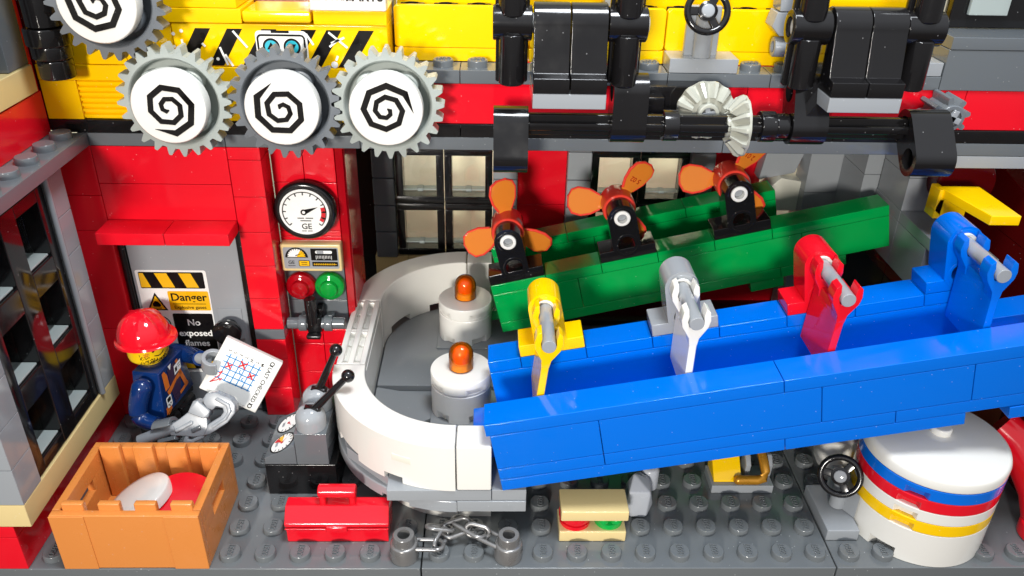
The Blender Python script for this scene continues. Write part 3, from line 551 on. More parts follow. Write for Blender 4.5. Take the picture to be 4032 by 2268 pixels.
# ------------------------------------------------------------------ spiral gears
def spiral(turns, start, hand, r0=0.06, r1=0.745, w0=0.12, w1=0.19, sides=8):
    n = int(turns*sides); P = []
    for k in range(n+1):
        f = k/n; a = start + hand*2*math.pi*turns*f; r = r0 + (r1-r0)*f**0.9
        P.append((r*math.cos(a), r*math.sin(a), w0+(w1-w0)*f))
    out = []
    L_, R_ = [], []
    for k in range(n+1):
        p = Vector(P[k][:2]); a = Vector(P[max(k-1, 0)][:2]); b = Vector(P[min(k+1, n)][:2]); dd = (b-a); nn = Vector((-dd.y, dd.x)).normalized(); wd = P[k][2]/2
        if k == n: wd = 0.004
        if k == 0: wd = 0.02
        L_.append(p+nn*wd); R_.append(p-nn*wd)
    for k in range(n): out.append([tuple(L_[k]), tuple(R_[k]), tuple(R_[k+1]), tuple(L_[k+1])])
    return out
def gear(x, z, mat, phase, label, tile_rot, hand, yf=5.6, dy=0):
    g = thing('gear', label, 'gear', (x, yf, z), group='spiral gears on the upper beam')
    bm = NB(); N = 24; out = []
    for k in range(N):
        a = 2*math.pi*k/N + phase; q = 2*math.pi/N
        for da, rr in ((-0.33, 1.33), (-0.17, 1.48), (-0.09, 1.545), (0.09, 1.545), (0.17, 1.48), (0.33, 1.33)):
            out.append((rr*math.cos(a+da*q), rr*math.sin(a+da*q)))
    # toothed rim as a ring prism
    tb = bmesh.new(); A = []; Bv = []; IA = []; IB = []; ri = 1.22
    for u, v in out:
        an = math.atan2(v, u)
        A.append(tb.verts.new((x+u, yf, z+v))); Bv.append(tb.verts.new((x+u, yf+0.48, z+v)))
        IA.append(tb.verts.new((x+ri*math.cos(an), yf, z+ri*math.sin(an)))); IB.append(tb.verts.new((x+ri*math.cos(an), yf+0.48, z+ri*math.sin(an))))
    n = len(out)
    for k in range(n):
        q = (k+1) % n
        tb.faces.new((A[k], A[q], IA[q], IA[k])); tb.faces.new((Bv[k], IB[k], IB[q], Bv[q])); tb.faces.new((A[k], Bv[k], Bv[q], A[q])); tb.faces.new((IA[k], IA[q], IB[q], IB[k]))
    bmesh.ops.recalc_face_normals(tb, faces=tb.faces); merge(bm, tb)
    obj('toothed_rim', bm, mat, g, ang=38)
    bm = NB(); lathe(bm, [(1.22, 0.0), (1.17, 0.05), (1.14, 0.32), (1.05, 0.40), (0.2, 0.40), (0.2, 0.47), (1.22, 0.47)], 48, (x, yf, z), 'y', cap=False); obj('web', bm, mat, g)
    for k in range(4):
        a = phase + R(45+90*k); bm = NB(); tube(bm, (x+0.72*math.cos(a), yf+0.06, z+0.72*math.sin(a)), 0.34, 0.25, 0.36, 'y', 24); obj('boss', bm, mat, g)
    bm = NB(); cyl(bm, (x, yf+0.1, z), 0.34, 1.4, 'y', 24); obj('axle_hub', bm, mat, g)
    bm = NB(); lathe(bm, [(0.6, 0.3), (0.62, 0.12), (0.94, 0.1), (0.96, 0.07), (0.96, -0.08), (0.94, -0.1)], 40, (x, yf, z), 'y'); obj('round_plate', bm, 'white', g)
    bm = NB(); lathe(bm, [(0.97, 0), (1.0, -0.03), (1.0, -0.34), (0.96, -0.38), (0, -0.38)], 48, (x, yf-0.1, z), 'y'); tl = obj('round_tile', bm, 'white', g)
    decal('spiral_print', tl, YF(x, yf-0.48, z), spiral(2.15, tile_rot, hand), 'ink', 0.01)
    return g
gear(-1.73, 11.76, 'gear_light', 0.02, 'light grey spiral gear at the left of the row of three', R(286), -1)
gear(1.28, 11.75, 'gear_dark', 0.13, 'dark grey spiral gear in the middle of the row of three', R(159), -1)
gear(4.07, 11.77, 'gear_light', 0.0, 'light grey spiral gear at the right, overlapping the red beam', R(49), -1)
gear(-3.05, 14.42, 'gear_dark', 0.06, 'dark grey spiral gear above the row, cut by the picture edge', R(174), -1)

# ------------------------------------------------------------------ presses on the shaft
def press(x0, label):
    g = thing('press', label, 'press', (x0+0.95, 5, 12.2), group='black presses over the crank shaft')
    prof = [(4.0, 12.6), (4.0, 12.98), (4.32, 13.03), (4.52, 14.1)] + [(5.0+0.48*math.cos(R(a)), 14.2+0.48*math.sin(R(a))) for a in range(180, -1, -20)] + [(5.6, 13.0), (5.9, 12.98), (5.9, 12.6)]
    for k in range(2):
        bm = NB(); prism(bm, prof, 'x', x0+0.95*k+0.012, x0+0.95*(k+1)-0.012, 0.02); obj('cheek', bm, 'black', g)
    brick('foot_plate', g, x0, 4.0, 12.2, 1.9, 1.9, 0.4, 'light_grey')
    for s, xa, xb in ((-1, x0-1.02, x0-0.02), (1, x0+1.92, x0+2.92)):
        xc = (xa+xb)/2
        bm = NB(); tube(bm, (xa, 5.0, 14.15), 0.44, 0.26, xb-xa, 'x', 32); obj('joint_sleeve', bm, 'black', g)
        bm = NB(); tube(bm, (xa+0.1, 5.0, 14.15), 0.25, 0.14, xb-xa-0.05, 'x', 24); obj('pin', bm, 'print_white', g)
        bm = NB(); cyl(bm, (xc, 4.85, 12.62), 0.34, 1.3, 'z', 28, 0.04); box(bm, xc-0.42, xc+0.42, 5.0, 5.25, 12.62, 13.9, 0.04); obj('lower_rod', bm, 'black', g, ang=50)
        bm = NB(); cyl(bm, (xc, 4.9, 14.35), 0.36, 2.4, 'z', 28, 0.04); box(bm, xc-0.44, xc+0.44, 5.02, 5.26, 14.45, 16.5, 0.04); obj('upper_rod', bm, 'black', g, ang=50)
    return g
press(7.95, 'black press with grey foot plate left of the steering wheel'); press(15.58, 'black press with grey foot plate right of the steering wheel')

def wheel(bm, c, r, rt, tilt):
    M = Matrix.Translation(c) @ tilt
    sweep(bm, [(r*math.cos(2*math.pi*k/36), r*math.sin(2*math.pi*k/36), 0) for k in range(36)], rt, 18, closed=True, mtx=M)
    lathe(bm, [(0.0, -0.1), (0.24, -0.1), (0.27, -0.04), (0.27, 0.08), (0.2, 0.1), (0.18, 0.06)], 28, (0, 0, 0), mtx=M)
    for a in (60, 180, 300):
        box(bm, 0.2, r, -0.11, 0.11, -0.06, 0.05, 0.02, mtx=M @ Matrix.Rotation(R(a), 4, 'Z'))
    return M
t = thing('steering_wheel', 'black steering wheel on a light grey post on the ledge', 'steering wheel', (13, 7.3, 12.4))
brick('base_plate', t, 12, 7.0, 12.4, 2, 1, 0.42, 'light_grey')
bm = NB(); cyl(bm, (12.95, 7.3, 12.8), 0.27, 1.2, 'z', 24); box(bm, 12.47, 13.43, 7.42, 7.66, 12.8, 14.2, 0.03); obj('post', bm, 'light_grey', t)
bm = NB(); Mw = wheel(bm, (12.86, 6.85, 14.16), 0.56, 0.095, Matrix.Rotation(R(68), 4, 'X')); obj('wheel', bm, 'black', t)
bm = NB(); lathe(bm, [(0.19, 0), (0.19, 0.1), (0.16, 0.13), (0, 0.13)], 24, mtx=Mw); obj('hub_cap', bm, 'light_grey', t)

# crank shaft with its arms, bushes and bevel gears
t = thing('crank_shaft', 'long black cross axle with crank arms below the presses', 'shaft', (13, 5, 11.5))
bm = NB()
for a in (0, 90):
    box(bm, 7.2, 19.0, 5-0.29, 5+0.29, 11.5-0.11, 11.5+0.11, 0.03, mtx=Matrix.Translation((0, 5, 11.5)) @ Matrix.Rotation(R(a), 4, 'X') @ Matrix.Translation((0, -5, -11.5)))
obj('axle', bm, 'black', t, ang=50)
def arm(x0, x1, p0, p1, name='crank_arm', rr=0.47):
    """lift arm: two round ends joined, with two pin holes; p = (y,z)"""
    a, b = Vector(p0), Vector(p1); d = b-a; an = math.degrees(math.atan2(d.y, d.x))
    out = [(b.x+rr*math.cos(R(an+q)), b.y+rr*math.sin(R(an+q))) for q in range(-90, 91, 15)] + [(a.x+rr*math.cos(R(an+q)), a.y+rr*math.sin(R(an+q))) for q in range(90, 271, 15)]
    tb = bmesh.new(); holes = []
    def ringv(pts, x): return [tb.verts.new((x, p[0], p[1])) for p in pts]
    hs = [[(c.x+0.29*math.cos(R(q)), c.y+0.29*math.sin(R(q))) for q in range(0, 360, 20)] for c in (a, b)]
    for x in (x0, x1):
        loops = [ringv(out, x)] + [ringv(h, x) for h in hs]; es = []
        for lp in loops:
            for k in range(len(lp)): es.append(tb.edges.new((lp[k], lp[(k+1) % len(lp)])))
        bmesh.ops.triangle_fill(tb, edges=es, use_beauty=True); holes.append(loops)
    for A, Bv in zip(*holes):
        for k in range(len(A)): tb.faces.new((A[k], A[(k+1) % len(A)], Bv[(k+1) % len(A)], Bv[k]))
    bmesh.ops.recalc_face_normals(tb, faces=tb.faces)
    return obj(name, tb, 'black', t, ang=50)
arm(6.97, 7.9, (5.0, 11.5), (4.75, 10.68)); arm(10.12, 11.05, (5.0, 11.5), (5.05, 12.42)); arm(15.0, 15.95, (5.0, 11.5), (5.35, 12.38)); arm(18.2, 19.3, (5.0, 11.55), (4.35, 10.85))
for x in (11.55, 14.2):
    bm = NB(); tube(bm, (x, 5, 11.5), 0.42, 0.2, 0.42, 'x', 28); obj('bush', bm, 'black', t)
bm = NB(); cyl(bm, (14.62, 5, 11.5), 0.36, 0.36, 'x', 24); obj('bush', bm, 'black', t)
brick('bearing_plate', t, 11.35, 6.3, 11.1, 2.2, 0.7, 1.1, 'black')
bm = NB(); box(bm, 11.2, 11.75, 5.9, 6.9, 11.5, 12.0, 0.03); obj('bearing', bm, 'black', t)
def bevel_gear(label, M):
    g = thing('conical_gear', label, 'gear', M.translation, rot=M.to_euler(), group='cream conical gears on the shaft')
    n = 12; bm = NB(); tb = bmesh.new(); rings = []
    def ring(rt, rv, zt, zv):
        r_ = []
        for k in range(n):
            for da, tt in ((-0.42, 0), (-0.12, 1), (0.12, 1), (0.42, 0)):
                a = 2*math.pi*(k+da)/n; rr = rt if tt else rv; zz = zt if tt else zv
                r_.append(tb.verts.new((rr*math.cos(a), rr*math.sin(a), zz)))
        return r_
    a = ring(0.82, 0.80, -0.14, -0.14); b = ring(0.84, 0.80, -0.06, -0.08); c = ring(0.80, 0.72, 0.05, -0.08); d_ = ring(0.47, 0.42, 0.32, 0.14)
    for A, B_ in ((a, b), (b, c), (c, d_)):
        for k in range(len(A)): tb.faces.new((A[k], A[(k+1) % len(A)], B_[(k+1) % len(A)], B_[k]))
    tb.faces.new(a[::-1]); tb.faces.new(d_); bmesh.ops.triangulate(tb, faces=[f for f in tb.faces if len(f.verts) > 4]); bmesh.ops.recalc_face_normals(tb, faces=tb.faces); merge(bm, tb)
    obj('toothed_cone', bm, 'gear_cream', g, ang=38)
    bm = NB(); tube(bm, (0, 0, 0.12), 0.30, 0.2, 0.24, 'z', 24); obj('hub', bm, 'gear_cream', g)
    bm = NB(); box(bm, -0.24, 0.24, -0.07, 0.07, 0.1, 0.34, 0.01); box(bm, -0.07, 0.07, -0.24, 0.24, 0.1, 0.335, 0.01); obj('cross_axle', bm, 'light_grey', g)
    return g
bevel_gear('cream conical gear facing forward behind the shaft', Matrix.Translation((12.9, 5.75, 11.68)) @ Matrix.Rotation(R(90), 4, 'X') @ Matrix.Rotation(R(15), 4, 'Z'))
bevel_gear('cream conical gear threaded edge-on along the shaft', Matrix.Translation((13.64, 5.0, 11.5)) @ Matrix.Rotation(R(-90), 4, 'Y') @ Matrix.Rotation(R(8), 4, 'Z'))
g = thing('small_gear', 'small dark grey eight tooth gear at the right of the red beam', 'gear', (20.0, 6, 11.5))
pts = []
for k in range(8):
    for da, rr in ((-0.3, 0.36), (-0.18, 0.52), (-0.1, 0.57), (0.1, 0.57), (0.18, 0.52), (0.3, 0.36)): pts.append((20.0+rr*math.cos(2*math.pi*(k+da)/8+0.2), 11.5+rr*math.sin(2*math.pi*(k+da)/8+0.2)))
bm = NB(); prism(bm, pts, 'y', 6.0, 6.95); tube(bm, (20.0, 5.9, 11.5), 0.38, 0.27, 0.3, 'y', 24); obj('toothed_body', bm, 'gear_dark', g, ang=38)
bm = NB()
for a in (20, 110): box(bm, -0.26, 0.26, 5.84, 6.9, -0.09, 0.09, 0.02, mtx=Matrix.Translation((20.0, 0, 11.5)) @ Matrix.Rotation(R(a), 4, 'Y'))
obj('cross_axle', bm, 'light_grey', g)
t = thing('grey_bracket', 'small light grey bracket stack beside the right press', 'bracket', (15, 7.2, 13))
bm = NB(); prism(bm, [(14.75, 13.75), (15.0, 13.5), (15.9, 13.5), (15.9, 14.15), (14.85, 14.15)], 'y', 6.9, 7.6, 0.02); obj('lower_plate', bm, 'light_grey', t)
bm = NB(); prism(bm, [(14.9, 14.17), (15.9, 14.17), (15.9, 15.2), (14.82, 15.2)], 'y', 6.9, 7.6, 0.02); obj('upper_plate', bm, 'light_grey', t)
bm = NB(); tube(bm, (14.95, 7.2, 13.15), 0.28, 0.16, 1.2, 'x', 24); obj('tube', bm, 'light_grey', t)

# ------------------------------------------------------------------ white curved wall (U of corner bricks)
t = thing('curved_wall', 'white curved wall bending round the two beacon drums', 'wall', (4, 7, 0))
CXF, CYF, CYB = 6.0, 5.0, 9.0
def arcwall(a0, a1, cx, cy, r0, r1, z0, z1, mat, name, parent, notches=(), n=40, nz=0.0):
    tb = bmesh.new(); cols = []
    for k in range(n+1):
        a = a0 + (a1-a0)*k/n; zz = z0
        ca, sa = math.cos(R(a)), math.sin(R(a))
        cols.append((ca, sa))
    def low(a):
        for u, v, dz in notches:
            if u <= a <= v: return z0+dz
        return z0
    for k in range(n):
        am = a0 + (a1-a0)*(k+0.5)/n; zl = low(am); (c0, s0), (c1, s1) = cols[k], cols[k+1]
        P = [[tb.verts.new((cx+r*c, cy+r*s, z)) for z in (zl, z1)] for r in (r0, r1) for c, s in ((c0, s0), (c1, s1))]
        a_, b_, c_, d_ = P
        tb.faces.new((a_[0], b_[0], b_[1], a_[1])); tb.faces.new((c_[0], c_[1], d_[1], d_[0])); tb.faces.new((a_[1], b_[1], d_[1], c_[1])); tb.faces.new((a_[0], c_[0], d_[0], b_[0]))
        zp = low(a0 + (a1-a0)*(k-0.5)/n) if k else None; zn = low(a0+(a1-a0)*(k+1.5)/n) if k < n-1 else None
        for zq, A_, C_ in ((zp, a_, c_), (zn, b_, d_)):
            if zq is None: tb.faces.new((A_[0], A_[1], C_[1], C_[0]))
            elif zq > zl:
                e0 = tb.verts.new((A_[0].co.x, A_[0].co.y, zq)); e1 = tb.verts.new((C_[0].co.x, C_[0].co.y, zq)); tb.faces.new((A_[0], e0, e1, C_[0]))
    bmesh.ops.remove_doubles(tb, verts=tb.verts, dist=1e-4); bmesh.ops.recalc_face_normals(tb, faces=tb.faces)
    es = [e for e in tb.edges if len(e.link_faces) == 2 and e.calc_face_angle(0) > R(60) and abs(e.verts[0].co.z-z1) < 1e-4 and abs(e.verts[1].co.z-z1) < 1e-4]
    bevel(tb, es, 0.05, 2)
    return obj(name, tb, mat, parent)
arcwall(180, 269.6, CXF, CYF, 3.0, 4.0, 2.0, 3.6, 'white', 'corner_brick', t, notches=((205, 222, 0.25), (238, 248, 0.22)))
arcwall(90.4, 180, CXF, CYB, 3.0, 4.0, 1.6, 3.6, 'white', 'corner_brick', t, notches=((100, 120, 0.3), (138, 160, 0.25)))
brick('end_brick', t, 6.0, 1.0, 2.0, 1, 1, 1.6, 'white', 0.04); brick('end_brick', t, 6.0, 12.0, 1.2, 1, 1, 2.4, 'white', 0.04)
brick('side_brick', t, 2.0, 5.02, 1.6, 1, 3.96, 1.7, 'white')
# grille tiles
for k in range(2):
    y0 = 5.02 + 1.98*k; bm = NB()
    box(bm, 2.07, 2.25, y0, y0+1.98, 3.3, 3.61, 0.02); box(bm, 2.42, 2.60, y0, y0+1.98, 3.3, 3.61, 0.02); box(bm, 2.80, 2.98, y0, y0+1.98, 3.3, 3.61, 0.02)
    box(bm, 2.09, 2.96, y0, y0+0.12, 3.3, 3.58, 0.02); box(bm, 2.09, 2.96, y0+1.86, y0+1.98, 3.3, 3.58, 0.02); box(bm, 2.08, 2.97, y0+0.01, y0+1.97, 3.3, 3.36, 0.0)
    gt = obj('grille_tile', bm, 'white', t)
    for q in range(2): 
        for xx in (2.34, 2.70):
            bm = NB(); cyl(bm, (xx, y0+0.55+q*0.9, 3.35), 0.17, 0.1, 'z', 18, 0.02); obj('boss', bm, 'white', gt)
# slot showing on the outer face of the front corner
bm = NB(); a_ = R(247); M_ = frame((CXF+4.0*math.cos(a_), CYF+4.0*math.sin(a_), 2.9), (-math.sin(a_), math.cos(a_), 0), (0, 0, 1))
box(bm, -0.3, 0.3, -0.12, 0.12, -0.03, 0.012, 0.02, mtx=M_); obj('slot_insert', bm, 'bright_tan', t)
# foot layers under the curved wall
arcwall(180, 270, 6.0, 5.0, 1.6, 3.0, 0.0, 1.2, 'white', 'foot_brick', t); brick('foot_brick', t, 6.0, 2.02, 0, 1, 1.4, 1.2, 'white')
arcwall(180, 270, 6.0, 5.0, 2.4, 4.0, 1.2, 1.6, 'light_grey', 'grey_plate', t, notches=((236, 250, 0.12),)); brick('grey_plate', t, 6.0, 1.0, 1.2, 2, 1.6, 0.4, 'light_grey')
brick('grey_plate', t, 4.0, 1.02, 1.6, 3, 1.6, 0.4, 'light_grey'); brick('grey_plate', t, 7.0, 1.04, 1.6, 1, 1.6, 0.4, 'light_grey'); brick('grey_plate', t, 2.0, 4.6, 1.2, 1.0, 4.4, 0.4, 'light_grey'); brick('grey_plate', t, 2.3, 4.9, 0.0, 0.7, 4, 1.2, 'dark_grey')
bm = NB(); prism(bm, [(2.1, 4.6), (2.6, 2.9), (4.0, 1.6), (4.0, 4.6)], 'z', 1.602, 1.99, 0.02); obj('grey_plate', bm, 'light_grey', t)

t = thing('pool_floor', 'dark grey plated floor inside the white curved wall', 'floor', (5, 7, 1.0))
bm = NB(); prism(bm, [(7.9, 2.05)] + [(7.9, 11.95)] + arc(6, 9, 2.98, 90, 180, 14) + arc(6, 5, 2.98, 180, 270, 14), 'z', 1.22, 1.42, 0.0); obj('lower_plate', bm, 'mid_grey', t)  # dark grey plates, bounced light put into their lighter grey
bm = NB(); prism(bm, [(7.9, 6.5), (7.9, 11.9)] + arc(6, 9, 2.95, 90, 180, 14) + [(3.05, 6.55)], 'z', 1.42, 1.66, 0.02); obj('upper_plate', bm, 'mid_grey', t)
bm = NB(); prism(bm, [(3.05, 6.45), (3.08, 4.4), (3.5, 3.6), (5.6, 5.2), (5.2, 5.9)], 'z', 1.422, 1.66, 0.02); obj('wedge_plate', bm, 'mid_grey', t)
bm = NB(); prism(bm, [(3.6, 3.5), (4.6, 2.5), (6.9, 2.1), (6.9, 4.2), (5.6, 4.9)], 'z', 1.422, 1.5, 0.01); obj('grey_tile', bm, 'light_grey', t)
brick('drum_seat', t, 4.95, 8.8, 1.66, 2.9, 2.1, 0.06, 'mid_grey'); brick('seat_plate', t, 5.0, 4.25, 1.5, 2.6, 2.0, 0.2, 'mid_grey'); brick('support_plate', t, 7.0, 7.5, 1.2, 2.2, 3, 0.5, 'mid_grey')

# white drums with orange beacons
def drum(x, y, label, lb2):
    g = thing('drum', label, 'drum', (x, y, 1.55), group='white drums inside the curved wall')
    seg = 48; tb = bmesh.new(); rings = []
    zs = [1.7, 1.72, 1.98, 1.985, 2.72, 2.74, 2.8, 2.82]
    def rad(k, z):
        a = (k*360/seg) % 360; notch = any(u <= a <= v for u, v in ((225, 246), (290, 318), (45, 70), (135, 160)))
        if z <= 1.98 and notch: return 0.86
        return 0.985 if z < 2.73 else 0.96
    for z in zs: rings.append([tb.verts.new((x+rad(k, z)*math.cos(2*math.pi*k/seg), y+rad(k, z)*math.sin(2*math.pi*k/seg), z)) for k in range(seg)])
    for A, B_ in zip(rings, rings[1:]):
        for k in range(seg): tb.faces.new((A[k], A[(k+1) % seg], B_[(k+1) % seg], B_[k]))
    tb.faces.new(rings[0][::-1]); tb.faces.new(rings[-1]); obj('round_brick', tb, 'white', g, ang=50)
    seg = 64; tb = bmesh.new(); rings = []
    for z in (2.82, 2.84, 3.0, 3.02, 3.2, 3.24):
        row = []
        for k in range(seg):
            a = (k*360/seg) % 360; r = 0.995
            if z <= 3.0 and any(u <= a <= v for u, v in ((200, 232), (282, 318), (20, 50))): r = 0.94
            if z >= 3.24: r = 0.96
            row.append(tb.verts.new((x+r*math.cos(2*math.pi*k/seg), y+r*math.sin(2*math.pi*k/seg), z)))
        rings.append(row)
    for A, B_ in zip(rings, rings[1:]):
        for k in range(seg): tb.faces.new((A[k], A[(k+1) % seg], B_[(k+1) % seg], B_[k]))
    tb.faces.new(rings[0][::-1]); tb.faces.new(rings[-1]); obj('round_tile', tb, 'white', g, ang=50)
    b = thing('beacon', lb2, 'beacon', (x, y, 3.24), group='orange beacons on the drums')
    bm = NB(); lathe(bm, [(0.0, 0.02), (0.36, 0.02), (0.4, 0.05), (0.4, 0.5), (0.39, 0.62), (0.34, 0.76), (0.25, 0.86), (0.13, 0.915), (0, 0.93)], 36, (x, y, 3.235)); obj('lens', bm, 'trans_orange', b)
    bm = NB(); lathe(bm, [(0, 0.04), (0.36, 0.04), (0.36, 0.2), (0.3, 0.26), (0, 0.27)], 24, (x, y, 3.24)); obj('glow_base', bm, 'glow_yellow', b)  # added core, glow through the lower lens put into its yellow
    bm = NB(); lathe(bm, [(0, 0.28), (0.26, 0.28), (0.3, 0.5), (0.24, 0.7), (0.12, 0.8), (0, 0.82)], 24, (x, y, 3.24)); obj('glow_core', bm, 'glow_orange', b)  # added core, glow through the upper lens put into its orange
drum(6.0, 9.9, 'white drum nearer the green chute', 'translucent orange beacon on the drum nearer the green chute'); drum(6.0, 5.35, 'white drum nearer the blue chute', 'translucent orange beacon on the drum nearer the blue chute')

# ------------------------------------------------------------------ tilted chutes
def chute(name, label, rim, ang, H, mat, front, back, lens, floor_z):
    a = math.atan(ang)
    o = Vector(rim) - H*Vector((-math.sin(a), 0, math.cos(a)))
    g = thing(name, label, 'chute', o, rot=(0, -a, 0)); return g
blue = chute('blue_chute', 'long bright blue open chute with coloured paddles', (6.85, 1.02, 4.34), 0.193, 2.4, 'blue', 0, 0, 0, 0)
B = lambda nm, u, v, w_, l, d_, h, m='blue': brick(nm, blue, u, v, w_, l, d_, h, m)
for u0, u1 in ((0, 8), (8, 16)): B('rim_tile', u0-(0.1 if u0 == 0 else 0), 0, 2.0, u1-u0+(0.1 if u0 == 0 else 0), 1, 0.4)
for u0, u1 in ((0, 3), (3, 9), (9, 13), (13, 17)): B('wall_brick', u0, 0, 0.8, u1-u0, 1, 1.2)
for u0, u1 in ((0, 3), (3, 11), (11, 17)): B('wall_plate', u0, 0, 0.4, u1-u0, 1, 0.4)
for u0, u1 in ((0.0, 8), (8, 12.9)): B('wall_plate', u0, 0, 0.0, u1-u0, 1, 0.4)
B('wall_plate', 14.05, -0.02, -0.02, 3, 1.0, 0.4)
for u0, u1 in ((-0.75, 8), (8, 16)): B('floor_plate', u0, 1.0, 0.4, u1-u0, 2, 0.4)
for u0, u1, h in ((0, 1, 1), (1, 3, 0), (3, 5, 1), (5, 7, 0), (7, 9, 1), (9, 11, 0), (11, 13, 1), (13, 15, 0)):
    B('rim_tile' if h else 'rim_plate', u0, 3, 2.0, u1-u0, 1, 0.4)
for u0, u1 in ((0, 6), (6, 10), (10, 15)): B('wall_brick', u0, 3, 0.8, u1-u0, 1, 1.2)
B('wall_plate', 0, 3, 0.4, 15, 1, 0.4)
B('end_plate', 15, 3, 0.4, 1.6, 1, 0.8)
green = chute('green_chute', 'long green open chute with orange propellers', (6.92, 9.02, 4.2), 0.242, 2.0, 'green', 0, 0, 0, 0)
G = lambda nm, u, v, w_, l, d_, h, m='green': brick(nm, green, u, v, w_, l, d_, h, m)
for u0, u1, h in ((0, 2, 0), (2, 4, 1), (4, 6, 0), (6, 8, 1), (8, 10, 0), (10, 14, 1)): G('rim_tile' if h else 'rim_plate', u0, 0, 1.6, u1-u0, 1, 0.4)
for u0, u1 in ((0, 3.1), (3.1, 11), (11, 14)): G('wall_brick', u0, 0, 0.4, u1-u0, 1, 1.2)
G('wall_plate', 0, 0, 0, 10.2, 1, 0.4); G('wall_plate', 10.2, 0, 0.0, 2.3, 1, 0.4); G('wall_plate', 9.1, 0.05, -0.4, 1.2, 0.9, 0.4)
for u0, u1 in ((0, 3), (3, 7.6), (7.6, 11)): G('rim_tile', u0, 3, 1.6, u1-u0, 1, 0.4)
for u0, u1 in ((0, 4), (4, 11)): G('wall_brick', u0, 3, 0.4, u1-u0, 1, 1.2)
G('wall_plate', 0, 3, 0, 11, 1, 0.4); G('floor_plate', -0.4, 1, 0.0, 12, 2, 0.4)

# upright holders, paddles and propellers stand on the chute rims
def rim_frame(ch, u, v, w_):
    M = Matrix.Translation(ch.location) @ ch.rotation_euler.to_matrix().to_4x4()
    return M @ Matrix.Translation((u, v, w_))
def holder(parent, mat):
    bm = NB(); box(bm, -0.985, 0.985, 0.012, 0.988, 0, 0.4, 0.025); obj('base', bm, mat, parent)
    tb = bmesh.new(); loops = {}
    outl = [(0.49, 0.42), (0.49, 1.56)] + [(0.49*math.cos(R(a)), 1.56+0.49*math.sin(R(a))) for a in range(12, 180, 12)] + [(-0.49, 1.56), (-0.49, 0.42)] + [(0.49*math.cos(R(a)), 0.55+0.49*math.sin(R(a))) for a in range(200, 341, 20)]
    hs = [[(0.30*math.cos(R(a)), c+0.30*math.sin(R(a))) for a in range(0, 360, 18)] for c in (0.55, 1.56)]
    allv = []
    for y in (0.0, 1.0):
        lp = [[tb.verts.new((p[0], y, p[1])) for p in q] for q in [outl]+hs]; es = []
        for q in lp:
            for k in range(len(q)): es.append(tb.edges.new((q[k], q[(k+1) % len(q)])))
        bmesh.ops.triangle_fill(tb, edges=es, use_beauty=True); allv.append(lp)
    for A, B_ in zip(*allv):
        for k in range(len(A)): tb.faces.new((A[k], A[(k+1) % len(A)], B_[(k+1) % len(A)], B_[k]))
    bmesh.ops.recalc_face_normals(tb, faces=tb.faces); obj('upright', tb, mat, parent, ang=50)
    bm = NB(); tube(bm, (0, -0.012, 1.56), 0.40, 0.345, 0.03, 'y', 28, 0.008); tube(bm, (0, -0.012, 0.55), 0.40, 0.345, 0.03, 'y', 28, 0.008); prism(bm, [(-0.34, 0.98), (-0.2, 0.94), (0.2, 0.94), (0.34, 0.98), (0.3, 1.15), (-0.3, 1.15)], 'y', -0.008, 0.0); obj('hole_rim', bm, mat, parent)
def paddle(u, mat, pm, label, lean):
    M = rim_frame(blue, u, 3.0, 2.4)
    g = thing('paddle_gate', label, 'paddle', M.translation, rot=M.to_euler(), group='paddle gates over the blue chute')
    holder(g, mat)
    bm = NB(); cyl(bm, (0, -2.05, 1.56), 0.2, 2.9, 'y', 24, 0.02); obj('bar', bm, 'light_grey', g)
    bm = NB(); lathe(bm, [(0.2, 0.0), (0.29, -0.1), (0.29, 0.0)], 24, (0, 0.0, 1.56), 'y'); obj('pin_collar', bm, 'print_white', g)
    # clip profile: open jaw above, thin blade below
    jaw = []
    for a in range(50, -231, -20): jaw.append((0.37*math.cos(R(a)), 0.37*math.sin(R(a))))
    C_ = Matrix.Translation((0, 0, 1.56)) @ Matrix.Rotation(lean, 4, 'Y')
    outer = [(0.24, 0.40), (0.36, 0.30), (0.40, 0.05), (0.36, -0.16), (0.14, -0.52), (0.11, -0.75), (-0.11, -0.75), (-0.14, -0.52), (-0.36, -0.16), (-0.40, 0.05), (-0.36, 0.30), (-0.24, 0.40), (-0.2, 0.17), (-0.22, 0.0), (-0.16, -0.16), (0, -0.22), (0.16, -0.16), (0.22, 0.0), (0.2, 0.17)]
    for y0 in (-1.95, -0.55):
        bm = NB(); prism(bm, outer, 'y', y0, y0+0.42, 0.015, mtx=C_); obj('clip', bm, pm, g, ang=50)
    bm = NB(); box(bm, -0.105, 0.105, -1.948, -0.10, -2.35, -0.70, 0.02, mtx=C_); box(bm, -0.1, 0.1, -1.53, -0.55, -0.75, -0.42, 0.02, mtx=C_); obj('blade', bm, pm, g)
aB = math.atan(0.193)
paddle(2, 'yellow', 'yellow', 'yellow paddle gate on the blue chute rim', aB+0.10); paddle(6, 'light_grey', 'white', 'grey holder with white paddle gate on the blue chute rim', aB+0.0)
paddle(10, 'red', 'red', 'red paddle gate on the blue chute rim', aB+0.05); paddle(14, 'blue', 'blue', 'blue paddle gate on the blue chute rim', aB-0.05)
